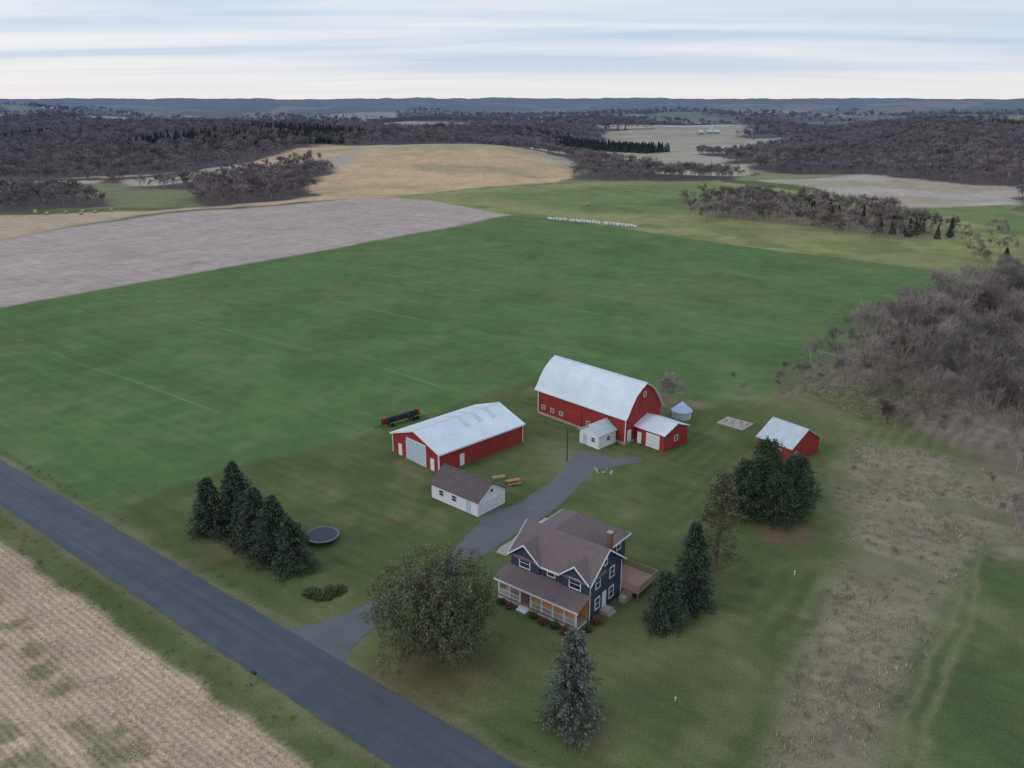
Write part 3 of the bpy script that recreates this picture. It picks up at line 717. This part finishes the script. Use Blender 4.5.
# ------------------------------------------------------------------ vegetation
def spruce(name, loc, h, r, m, seed, dens=1., base=.03, sparse=0., trunkr=.16, Lc=.46, pw=.8):
    rg = np.random.default_rng(seed); g = Geo()
    g.cyl((0,0,-.1), (0,0,h*.97), trunkr, .02, 7, 1)
    nb = int(h*36*dens); zt = base+(1-base)*rg.random(nb)**1.25*.98
    az = rg.random(nb)*6.283
    lob = 1+.18*np.sin(az*3+seed)+.14*np.sin(az*5+zt*9)
    bl = r*(1-zt)**pw*rg.uniform(.55,1.18,nb)*lob+.12
    if sparse: keep = rg.random(nb) > sparse; zt, az, bl = zt[keep], az[keep], bl[keep]; nb = len(zt)
    D = np.stack([np.cos(az), np.sin(az), rg.uniform(-.38,-.02,nb)+zt*.35], 1)
    P0 = np.stack([np.zeros(nb), np.zeros(nb), zt*h+.12*bl], 1); P1 = P0+D*bl[:, None]
    g.tubes(P0, P1, np.full(nb, .028), np.full(nb, .008), 3, 1, .4)
    per = 20
    t = rg.random((nb, per))**.65; t = .16+.86*t
    Cn = P0[:, None]+D[:, None]*(bl[:, None]*t)[..., None]
    Cn = Cn+rg.normal(size=Cn.shape)*np.array([.13,.13,.09])*(1+bl[:, None, None]*.25)
    Cn[..., 2] -= (t*t)*bl[:, None]*.10
    dd = D[:, None]+rg.normal(size=Cn.shape)*.55; dd[..., 2] -= .15
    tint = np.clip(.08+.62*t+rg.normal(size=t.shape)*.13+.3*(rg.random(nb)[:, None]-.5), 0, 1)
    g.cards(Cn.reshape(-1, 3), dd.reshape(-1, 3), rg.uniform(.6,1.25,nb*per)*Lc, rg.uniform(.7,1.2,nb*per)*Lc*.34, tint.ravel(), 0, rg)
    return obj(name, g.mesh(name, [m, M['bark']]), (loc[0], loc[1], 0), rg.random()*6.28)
for i_, (x_, y_, h_, r_) in enumerate([(-43.8,107.4,8.6,3.1),(-40.2,108.6,10.6,3.3),(-35.6,102.8,9.4,3.4),(-32.2,99.6,9.7,3.6),(-29.4,97.4,7.6,3.2),(-38.0,105.0,7.4,2.8)]):
    spruce('spruce_tree', (x_,y_), h_, r_, M['spruce'], 20+i_, 1.6, pw=.68)
spruce('blue_spruce_tree', (6.1,68.2), 11.2, 3.5, M['blues'], 31, 1.15, .05, .15, pw=.68)
spruce('spruce_tree', (22.2,88.8), 11.6, 3.0, M['spruce'], 32, 1.5, pw=.7)
spruce('spruce_tree', (18.1,84.6), 7.6, 2.5, M['spruce'], 33, 1.5, pw=.65)
def grow(rg, h, spread=.55, depth=5, nk=3, up=.25, r0=.2):
    segs = []; tips = []
    def rec(p, d, l, r, k):
        q = p+d*l; segs.append((p, q, r, r*.68, k))
        if k == 0: tips.append((q, d)); return
        n_ = nk if k > 1 else nk+1
        for j in range(n_):
            nd_ = d+rg.normal(size=3)*spread; nd_[2] += up*(.5 if k < 2 else 1); nd_ /= np.linalg.norm(nd_)
            rec(p+d*l*rg.uniform(.55,1.), nd_, l*rg.uniform(.62,.86), r*.58, k-1)
    rec(np.zeros(3), np.array([rg.normal()*.06, rg.normal()*.06, 1.]), h*.27, r0, depth)
    return segs, tips
def bare(name, h, seed, depth=5, mt='bare', twigs=5, spread=.5, nk=3, tw=.03, tl=.9, r0=.18, tt=.55):
    rg = np.random.default_rng(seed); g = Geo(); segs, tips = grow(rg, h, spread, depth, nk, r0=r0)
    top = max(s_[1][2] for s_ in segs); sc = h/max(top, .1)
    P0 = np.array([s[0] for s in segs])*sc; P1 = np.array([s[1] for s in segs])*sc
    R0 = np.array([s[2] for s in segs]); R1 = np.array([s[3] for s in segs])
    g.tubes(P0, P1, np.maximum(R0, .014), np.maximum(R1, .010), 3, 0, tt)
    tp_ = np.array([t[0] for t in tips])*sc; td = np.array([t[1] for t in tips])
    n_ = len(tp_)*twigs; Cn = np.repeat(tp_, twigs, 0); D = np.repeat(td, twigs, 0)+rg.normal(size=(n_, 3))*.6; D[:, 2] += .25
    D /= np.linalg.norm(D, axis=1)[:, None]; l = rg.uniform(.5,1.3,n_)*tl
    g.cards(Cn+D*l[:, None]*.40, D, l, tw, np.clip(.42+rg.normal(size=n_)*.18+(Cn[:, 2]/h-.6)*.3, 0, 1), 0, rg)
    return g.mesh(name, [M[mt]])
def shade_tree(name, loc, h, rad, seed):
    rg = np.random.default_rng(seed); g = Geo()
    g.tubes([(0,0,-.1),(.1,0,2.0)], [(.1,0,2.0),(.15,.1,4.2)], [.42,.34], [.34,.26], 8, 1, .5)
    nl = 46; d = rg.normal(size=(nl, 3)); d /= np.linalg.norm(d, axis=1)[:, None]
    tgt = np.array([0,0,h*.54])+d*np.array([rad*.85,rad*.85,h*.40]); tgt[:, 2] = np.maximum(tgt[:, 2], 2.2)
    st_ = np.stack([np.full(nl, .12), np.full(nl, .05), rg.uniform(2.2,h*.55,nl)], 1); mid = (st_+tgt)/2+np.array([0,0,.9])+rg.normal(size=(nl, 3))*.4
    g.tubes(st_, mid, np.full(nl, .13), np.full(nl, .07), 5, 1, .5); g.tubes(mid, tgt, np.full(nl, .07), np.full(nl, .02), 4, 1, .5)
    g.cyl((.15,.1,4.2), (.1,.1,h*.85), .26, .05, 7, 1)
    tw = 260; src = mid[rg.integers(0, nl, tw)]; en = src+rg.normal(size=(tw, 3))*np.array([1.6,1.6,1.1]); g.tubes(src, en, np.full(tw, .035), np.full(tw, .012), 3, 1, .5)
    n_ = 1750; d = rg.normal(size=(n_, 3)); d /= np.linalg.norm(d, axis=1)[:, None]
    lob = .66+.62*fbm(d[:, 0]*1.9+seed*3+9, d[:, 1]*1.9+d[:, 2]*1.7+30, 2); q = .28+.72*rg.random(n_)**.55
    O = np.array([0,0,h*.52])+d*(q*lob)[:, None]*np.array([rad,rad,h*.47])
    O[:, 2] = np.maximum(O[:, 2], 1.9)
    cl = vnoise(O[:, 0]*.7+O[:, 2]*.45+40, O[:, 1]*.7-O[:, 2]*.35+40)
    k_ = cl > .17; O, q, cl = O[k_], q[k_], cl[k_]; n_ = len(O)
    per = 28; ln_ = rg.uniform(.6,2.1,n_); t = rg.random((n_, per))
    Cn = O[:, None]+np.stack([rg.normal(size=(n_, per))*.26, rg.normal(size=(n_, per))*.26, -t*ln_[:, None]+.5+rg.normal(size=(n_, per))*.12], -1)
    dd = np.stack([rg.normal(size=(n_, per))*.6, rg.normal(size=(n_, per))*.6, -.3-t], -1)
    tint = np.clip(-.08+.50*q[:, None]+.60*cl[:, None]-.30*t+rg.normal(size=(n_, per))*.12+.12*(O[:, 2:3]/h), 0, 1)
    kp = Cn[..., 2] > .9
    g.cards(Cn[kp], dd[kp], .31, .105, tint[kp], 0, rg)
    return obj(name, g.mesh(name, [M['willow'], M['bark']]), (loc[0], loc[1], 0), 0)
shade_tree('shade_tree', (-8.4,78.4), 13.6, 7.4, 5)
def round_pine(name, loc, h, r, seed, m, nb=330, per=60, zc=.30, low=.04, lz=1., lc=.38):
    rg = np.random.default_rng(seed); g = Geo(); g.cyl((0,0,-.1), (0,0,h*.93), .24, .04, 8, 1)
    zt = low+(.98-low)*rg.random(nb); az = rg.random(nb)*6.283
    lay = .70+.55*vnoise(zt*9+seed, az*1.4)
    pr = np.where(zt > zc, ((1-zt)/(1-zc))**.85, .75+.25*zt/zc)
    bl = r*pr*lay*rg.uniform(.7,1.18,nb)+.25
    D = np.stack([np.cos(az), np.sin(az), rg.uniform(-.16,.18,nb)*lz], 1); P0 = np.stack([0*zt, 0*zt, zt*h*.95], 1); P1 = P0+D*bl[:, None]
    g.tubes(P0, P1, np.full(nb, .05), np.full(nb, .015), 3, 1, .4)
    t = rg.random((nb, per))**.5
    cidx = rg.integers(0, 4, (nb, per)); offs = rg.normal(size=(nb, 4, 3))*np.array([.42,.42,.20])
    Cn = P0[:, None]+D[:, None]*(bl[:, None]*(.3+.75*t))[..., None]+offs[np.arange(nb)[:, None], cidx]+rg.normal(size=(nb, per, 3))*.16
    Cn[..., 2] = np.minimum(np.maximum(Cn[..., 2], .3), h)
    dd = D[:, None]+rg.normal(size=(nb, per, 3))*.8; dd[..., 2] += .4
    tb = rg.random((nb, 4))[np.arange(nb)[:, None], cidx]
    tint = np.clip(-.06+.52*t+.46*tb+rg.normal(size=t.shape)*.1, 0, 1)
    g.cards(Cn.reshape(-1, 3), dd.reshape(-1, 3), lc, .11, tint.ravel(), 0, rg)
    return obj(name, g.mesh(name, [m, M['bark']]), (loc[0], loc[1], 0), 0)
round_pine('white_pine_tree', (35.0,112.4), 9.4, 3.4, 1, M['dense'], 260, 52)
round_pine('white_pine_tree', (38.4,114.6), 12.2, 4.1, 2, M['dense'], 300, 52)
round_pine('white_pine_tree', (42.4,112.8), 10.4, 3.8, 3, M['dense'], 280, 52)
round_pine('white_pine_tree', (39.4,110.6), 8.0, 3.2, 4, M['dense'], 240, 48)
round_pine('scots_pine_tree', (27.4,97.4), 14.8, 2.9, 9, M['pine'], 150, 44, .45, .12, 2.)
def shrub(name, loc, r, h, seed, m, n_=1400, z=0):
    rg = np.random.default_rng(seed); g = Geo()
    d = rg.normal(size=(n_, 3)); d /= np.linalg.norm(d, axis=1)[:, None]; d[:, 2] = np.abs(d[:, 2])
    q = rg.random(n_)**.4; lob = .75+.4*vnoise(d[:, 0]*2.5+seed, d[:, 1]*2.5+d[:, 2]*2+30)
    Cn = d*(q*lob)[:, None]*np.array([r, r, h])
    g.tubes(np.zeros((12, 3)), d[:12]*np.array([r, r, h])*.8, np.full(12, .03), np.full(12, .01), 3, 1)
    g.cards(Cn, d+rg.normal(size=(n_, 3))*.6, .24, .11, np.clip(.1+.6*q*d[:, 2]+.3*rg.random(n_), 0, 1), 0, rg)
    return obj(name, g.mesh(name, [m, M['bark']]), (loc[0], loc[1], z), 0)
shrub('juniper_shrub', (-25.4,91.4), 1.5, .6, 1, M['shrub']); shrub('juniper_shrub', (-22.8,91.9), 1.7, .8, 2, M['shrub']); shrub('juniper_shrub', (-24,90.8), 1.3, .5, 3, M['shrub'])
for i_, (u_, v_) in enumerate([(1.2,-.8),(2.6,-.9),(6.2,-.8),(7.8,-.9),(9.4,-.8),(11,-.9),(12.9,1.0),(12.9,3.0)]):
    x_ = -1.8+AX*u_+NX*v_; y_ = 90.8+AY*u_+NY*v_
    shrub('foundation_shrub', (x_,y_), random.uniform(.5,.8), random.uniform(.6,1.), 10+i_, M['rshrub'] if i_ % 2 else M['shrub'], 500)
obj('bare_tree', bare('bare_tree', 6.4, 91, 5, twigs=14, spread=.8), (33.0,161.5,0))
obj('bare_tree', bare('bare_tree', 5.0, 92, 5, twigs=10, spread=.7), (73,150,0))

def scatter(name, pts, sc, objs, idx=None, rg=R):
    c = bpy.data.collections.new(name+'_source')
    for o in objs: c.objects.link(o)
    n_ = len(pts); me = bpy.data.meshes.new(name); me.vertices.add(n_); me.vertices.foreach_set('co', np.asarray(pts, float).ravel())
    for an, vals, ty in (('sc', sc, 'FLOAT'), ('rz', rg.random(n_)*6.283, 'FLOAT'), ('idx', rg.integers(0, len(objs), n_) if idx is None else idx, 'INT')):
        a_ = me.attributes.new(an, ty, 'POINT'); a_.data.foreach_set('value', np.asarray(vals, np.int32 if ty == 'INT' else float))
    o = obj(name, me); md = o.modifiers.new('scatter', 'NODES'); ng = bpy.data.node_groups.new(name, 'GeometryNodeTree'); md.node_group = ng
    ng.interface.new_socket('Geometry', in_out='INPUT', socket_type='NodeSocketGeometry'); ng.interface.new_socket('Geometry', in_out='OUTPUT', socket_type='NodeSocketGeometry')
    gi = ng.nodes.new('NodeGroupInput'); go = ng.nodes.new('NodeGroupOutput'); ip = ng.nodes.new('GeometryNodeInstanceOnPoints'); ci = ng.nodes.new('GeometryNodeCollectionInfo')
    ci.inputs['Collection'].default_value = c; ci.inputs['Separate Children'].default_value = True; ci.inputs['Reset Children'].default_value = True
    def na(nm, ty):
        n = ng.nodes.new('GeometryNodeInputNamedAttribute'); n.data_type = ty; n.inputs['Name'].default_value = nm; return n.outputs['Attribute']
    cx = ng.nodes.new('ShaderNodeCombineXYZ'); ng.links.new(na('rz', 'FLOAT'), cx.inputs[2])
    ng.links.new(gi.outputs[0], ip.inputs['Points']); ng.links.new(ci.outputs[0], ip.inputs['Instance']); ip.inputs['Pick Instance'].default_value = True
    ng.links.new(na('idx', 'INT'), ip.inputs['Instance Index']); ng.links.new(cx.outputs[0], ip.inputs['Rotation']); ng.links.new(na('sc', 'FLOAT'), ip.inputs['Scale'])
    ng.links.new(ip.outputs[0], go.inputs[0])
    return o
def jgrid(x0, x1, y0, y1, s):
    a, b_ = np.meshgrid(np.arange(x0, x1, s), np.arange(y0, y1, s)); a = a.ravel()+R.uniform(-.5,.5,a.size)*s; b_ = b_.ravel()+R.uniform(-.5,.5,b_.size)*s
    return a, b_
near_src = [obj('w%d' % i_, bare('w%d' % i_, 11, 200+i_, 4, twigs=12, spread=.36+.05*(i_ % 3), tw=.042, tl=1.6, r0=.15, tt=(.55,.95,.6,.5,.8)[i_]), link=False) for i_ in range(5)]
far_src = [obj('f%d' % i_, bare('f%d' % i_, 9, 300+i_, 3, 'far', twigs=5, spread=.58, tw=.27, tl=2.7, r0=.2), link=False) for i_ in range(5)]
def concard(nm, seed, h=9, r=2.3):
    rg = np.random.default_rng(seed); g = Geo(); n_ = 420; zt = rg.random(n_)**1.3; az = rg.random(n_)*6.28; rr = r*(1-zt)*rg.random(n_)**.4
    Cn = np.stack([rr*np.cos(az), rr*np.sin(az), .4+zt*h], 1); d = np.stack([np.cos(az), np.sin(az), 0*az-.2], 1)
    g.cards(Cn, d+rg.normal(size=(n_, 3))*.3, 1.0, .5, np.clip(rr/r+.2*rg.random(n_), 0, 1), 0, rg); g.cyl((0,0,0), (0,0,h), .15, .03, 5, 0)
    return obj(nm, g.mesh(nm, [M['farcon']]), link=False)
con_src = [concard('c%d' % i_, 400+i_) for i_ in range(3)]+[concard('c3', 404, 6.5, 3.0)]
a, b_ = jgrid(50, 260, 98, 330, 3.8)
s1 = sd(RWOOD, a+(fbm(a/9, b_/9)-.5)*18, b_+(fbm(a/9+5, b_/9)-.5)*18)
clr = sd([(80,150),(100,162),(112,150),(102,134),(86,138)], a, b_)
den = fbm(a/16, b_/16)
kp = (s1 > 0) & ((clr < 0) | (R.random(a.size) < .12)) & (R.random(a.size) < 2.3*(den-.20))
a, b_, s1 = a[kp], b_[kp], s1[kp]
hh = (.40+.75*ss(s1, 0, 16))*R.uniform(.6,1.25,a.size)
hh = np.where(b_ < 122, hh*.7, hh)
ea = []
for (p, q_, n_) in (((199,369),(168,270),34),((166,280),(96,212),30),((60,172),(47,165),9),((84,205),(64,176),14),((235,400),(200,340),20)):
    t = R.random(n_); ea.append(np.stack([p[0]+(q_[0]-p[0])*t+R.normal(size=n_)*3, p[1]+(q_[1]-p[1])*t+R.normal(size=n_)*3], 1))
ea = np.concatenate(ea); a = np.concatenate([a, ea[:, 0]]); b_ = np.concatenate([b_, ea[:, 1]]); hh = np.concatenate([hh, R.uniform(.22,.6,len(ea))])
scatter('bare_woodland', np.stack([a, b_, height(a, b_)-.1], 1), hh, near_src)
a, b_ = jgrid(90, 220, 360, 560, 5.2); s1 = sd(BRUSH, a+(fbm(a/20, b_/20)-.5)*40, b_+(fbm(a/20+5, b_/20)-.5)*40)
kp = (s1 > 0) & (R.random(a.size) < .3+1.4*(fbm(a/25, b_/25)-.3)); a, b_ = a[kp], b_[kp]
scatter('brushy_hillside', np.stack([a, b_, height(a, b_)], 1), R.uniform(.35,.95,a.size), far_src)
cp = [(153,446),(157,441),(160,446),(166,436),(171,440),(175,418),(180,410),(186,311),(190,316),(173,281),(177,283),(173,392),(185,383),(189,388),(180,378),(193,392),(168,444),(176,386),(197,375),(190,372),(182,388),(200,380),(164,428),(158,452),(195,300),(188,290)]
cp = np.array(cp, float); scatter('cedar_group', np.stack([cp[:, 0], cp[:, 1], height(cp[:, 0], cp[:, 1])], 1), R.uniform(.5,1.0,len(cp)), con_src)
P = []; Sx = []
for (y0, y1, s_, k_) in ((470,1250,8.8,.9),(1250,2500,16,1.2),(2500,4600,42,1.9)):
    a, b_ = jgrid(-.76*y1, .76*y1, y0, y1, s_)
    kk = np.abs(a) < .70*b_+60; a, b_ = a[kk], b_[kk]
    _, wd, _ = cover(a, b_)
    kp = wd > .6; a, b_ = a[kp], b_[kp]
    P.append(np.stack([a, b_, height(a, b_)-.3*k_], 1)); Sx.append(k_*R.uniform(.65,1.25,a.size)*(.7+.6*fbm(a/90, b_/90)))
P = np.concatenate(P); Sx = np.concatenate(Sx)
cn = fbm(P[:, 0]/160+7, P[:, 1]/160+3, 2) > .72
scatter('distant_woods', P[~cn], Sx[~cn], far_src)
PC = [P[cn]]; SC = [Sx[cn]]
def plant(poly, s_, k_):
    p = np.array(poly); a, b_ = jgrid(p[:, 0].min(), p[:, 0].max(), p[:, 1].min(), p[:, 1].max(), s_); kp = sd(poly, a, b_) > 0; a, b_ = a[kp], b_[kp]
    PC.append(np.stack([a, b_, height(a, b_)], 1)); SC.append(np.full(a.size, k_)*R.uniform(.85,1.15,a.size))
plant([(60,1290),(210,1130),(170,1080),(60,1180)], 6, 1.2); plant([(-330,880),(-250,950),(-170,960),(-200,930),(-300,850)], 6, 1.1); plant([(-60,1500),(70,1400),(90,1340),(-40,1420)], 7, 1.3)
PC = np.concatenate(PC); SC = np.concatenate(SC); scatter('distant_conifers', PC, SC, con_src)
def tuft(nm, seed, m, n_=26, h=.9, w_=.05, r_=.45, flat=0.):
    rg = np.random.default_rng(seed); g = Geo(); b0 = np.stack([rg.normal(size=n_)*r_*.6, rg.normal(size=n_)*r_*.6, 0*rg.random(n_)], 1)
    d = np.stack([rg.normal(size=n_)*(.35+flat), rg.normal(size=n_)*(.35+flat), np.full(n_, 1.-flat*.9)], 1); d /= np.linalg.norm(d, axis=1)[:, None]
    d[:, 2] = np.abs(d[:, 2]); l = rg.uniform(.5,1.,n_)*h
    g.cards(b0+d*l[:, None]*.5, d, l, w_, rg.random(n_), 0, rg); return obj(nm, g.mesh(nm, [M[m]]), link=False)
wsrc = [tuft('t%d' % i_, 500+i_, 'weed', 26, .9, .06, .55) for i_ in range(4)]
a, b_ = jgrid(15, 110, 50, 172, .85)
s1 = np.maximum(sd(WEEDS, a+(fbm(a/4, b_/4)-.5)*6, b_+(fbm(a/4+7, b_/4)-.5)*6), sd([(62,172),(90,205),(115,235),(125,205),(95,165),(82,150),(70,150)], a, b_))
kp = (s1 > 0) & (R.random(a.size) < 2.2*(fbm(a/6+3, b_/6)-.26)); a, b_ = a[kp], b_[kp]
scatter('dry_weeds', np.stack([a, b_, height(a, b_)], 1), R.uniform(.35,.95,a.size), wsrc)
gsrc = [tuft('g%d' % i_, 550+i_, 'tuft', 22, .45, .05, .5) for i_ in range(3)]
al, sr = jgrid(-170, -10, 37.8, 55, 1.0); kp = ((sr < 41.6) | (sr > 50.6)) & (R.random(al.size) < .55*fbm(al/3, sr/3)*(sr < 52.5)); al, sr = al[kp], sr[kp]
scatter('verge_grass', np.stack([AX*al+NX*sr, AY*al+NY*sr, 0*al], 1), R.uniform(.4,1.,al.size), gsrc)
ssrc = [tuft('s%d' % i_, 600+i_, 'stalk', 16, .34, .06, .45, .75) for i_ in range(4)]
sr = np.arange(4, 37.3, .76); al = np.arange(-150, -20, .7)
A_, S_ = np.meshgrid(al, sr); A_ = A_.ravel()+R.uniform(-.3,.3,A_.size); S_ = S_.ravel()+R.normal(size=A_.size)*.1
a = AX*A_+NX*S_; b_ = AY*A_+NY*S_; kp = (b_ > 52) & (a > -.66*b_-4) & (R.random(a.size) < .2+.9*fbm(a/3, b_/3)*vnoise(S_*.42+8, A_*.016)); a, b_ = a[kp], b_[kp]
scatter('corn_stubble', np.stack([a, b_, 0*a], 1), R.uniform(.6,1.2,a.size), ssrc)

# ------------------------------------------------------------------ sky and light
w = bpy.data.worlds.new('World'); scene.world = w; w.use_nodes = True; nt = w.node_tree
bg = nt.nodes['Background']; bg.inputs['Strength'].default_value = .1
sk = nd(nt, 'ShaderNodeTexSky', sky_type='NISHITA'); sk.sun_disc = False; sk.sun_elevation = math.radians(32); sk.sun_rotation = math.radians(-60)
sk.air_density = 1.2; sk.dust_density = 2.
tc = nd(nt, 'ShaderNodeTexCoord'); sp = nd(nt, 'ShaderNodeSeparateXYZ'); nt.links.new(tc.outputs['Generated'], sp.inputs[0])
zz = mathn(nt, 'MAXIMUM', sp.outputs[2], 0.)
dv = mathn(nt, 'ADD', zz, .06)
cb = nd(nt, 'ShaderNodeCombineXYZ'); nt.links.new(mathn(nt, 'DIVIDE', sp.outputs[0], dv), cb.inputs[0]); nt.links.new(mathn(nt, 'DIVIDE', sp.outputs[1], dv), cb.inputs[1])
mp = nd(nt, 'ShaderNodeMapping'); mp.inputs['Scale'].default_value = (.10,.40,1); mp.inputs['Rotation'].default_value = (0,0,.04); nt.links.new(cb.outputs[0], mp.inputs['Vector'])
n1 = nd(nt, 'ShaderNodeTexNoise'); n1.inputs['Scale'].default_value = 1.3; n1.inputs['Detail'].default_value = 4; n1.inputs['Roughness'].default_value = .55; n1.inputs['Distortion'].default_value = .5; nt.links.new(mp.outputs[0], n1.inputs['Vector'])
cr = nd(nt, 'ShaderNodeValToRGB'); nt.links.new(n1.outputs['Fac'], cr.inputs[0])
e_ = cr.color_ramp.elements; e_[0].position = .36; e_[0].color = (.53,.65,.85,1); e_[1].position = .62; e_[1].color = (.86,.88,.93,1)
n_ = cr.color_ramp.elements.new(.49); n_.color = (.68,.77,.90,1)
hb = nd(nt, 'ShaderNodeMapRange'); hb.inputs['From Min'].default_value = .0; hb.inputs['From Max'].default_value = .05; hb.inputs['To Min'].default_value = .9; hb.inputs['To Max'].default_value = 0; nt.links.new(zz, hb.inputs[0])
mx = nd(nt, 'ShaderNodeMix', data_type='RGBA'); nt.links.new(hb.outputs[0], mx.inputs[0]); nt.links.new(cr.outputs[0], mx.inputs[6]); mx.inputs[7].default_value = (.94,.91,.90,1)
vs = nd(nt, 'ShaderNodeVectorMath', operation='SCALE'); vs.inputs['Scale'].default_value = 10; nt.links.new(mx.outputs[2], vs.inputs[0])
m2 = nd(nt, 'ShaderNodeMix', data_type='RGBA'); m2.inputs[0].default_value = .9; nt.links.new(sk.outputs[0], m2.inputs[6]); nt.links.new(vs.outputs[0], m2.inputs[7])
nt.links.new(m2.outputs[2], bg.inputs['Color'])
sl_ = bpy.data.lights.new('sun', 'SUN'); sl_.energy = .8; sl_.angle = math.radians(16); sl_.color = (1,.95,.88)
so = bpy.data.objects.new('sun', sl_); COL.objects.link(so); so.rotation_euler = (math.radians(58), 0, math.radians(-60))
# ------------------------------------------------------------------ camera
cd = bpy.data.cameras.new('camera'); cd.lens = 29.18; cd.sensor_width = 36; cd.clip_start = .5; cd.clip_end = 60000
co = bpy.data.objects.new('camera', cd); COL.objects.link(co); co.location = (0,0,60); co.rotation_euler = (math.pi/2-math.atan(287/830), 0, 0)
scene.camera = co
scene.view_settings.view_transform = 'Standard'; scene.view_settings.look = 'None'; scene.view_settings.exposure = 0
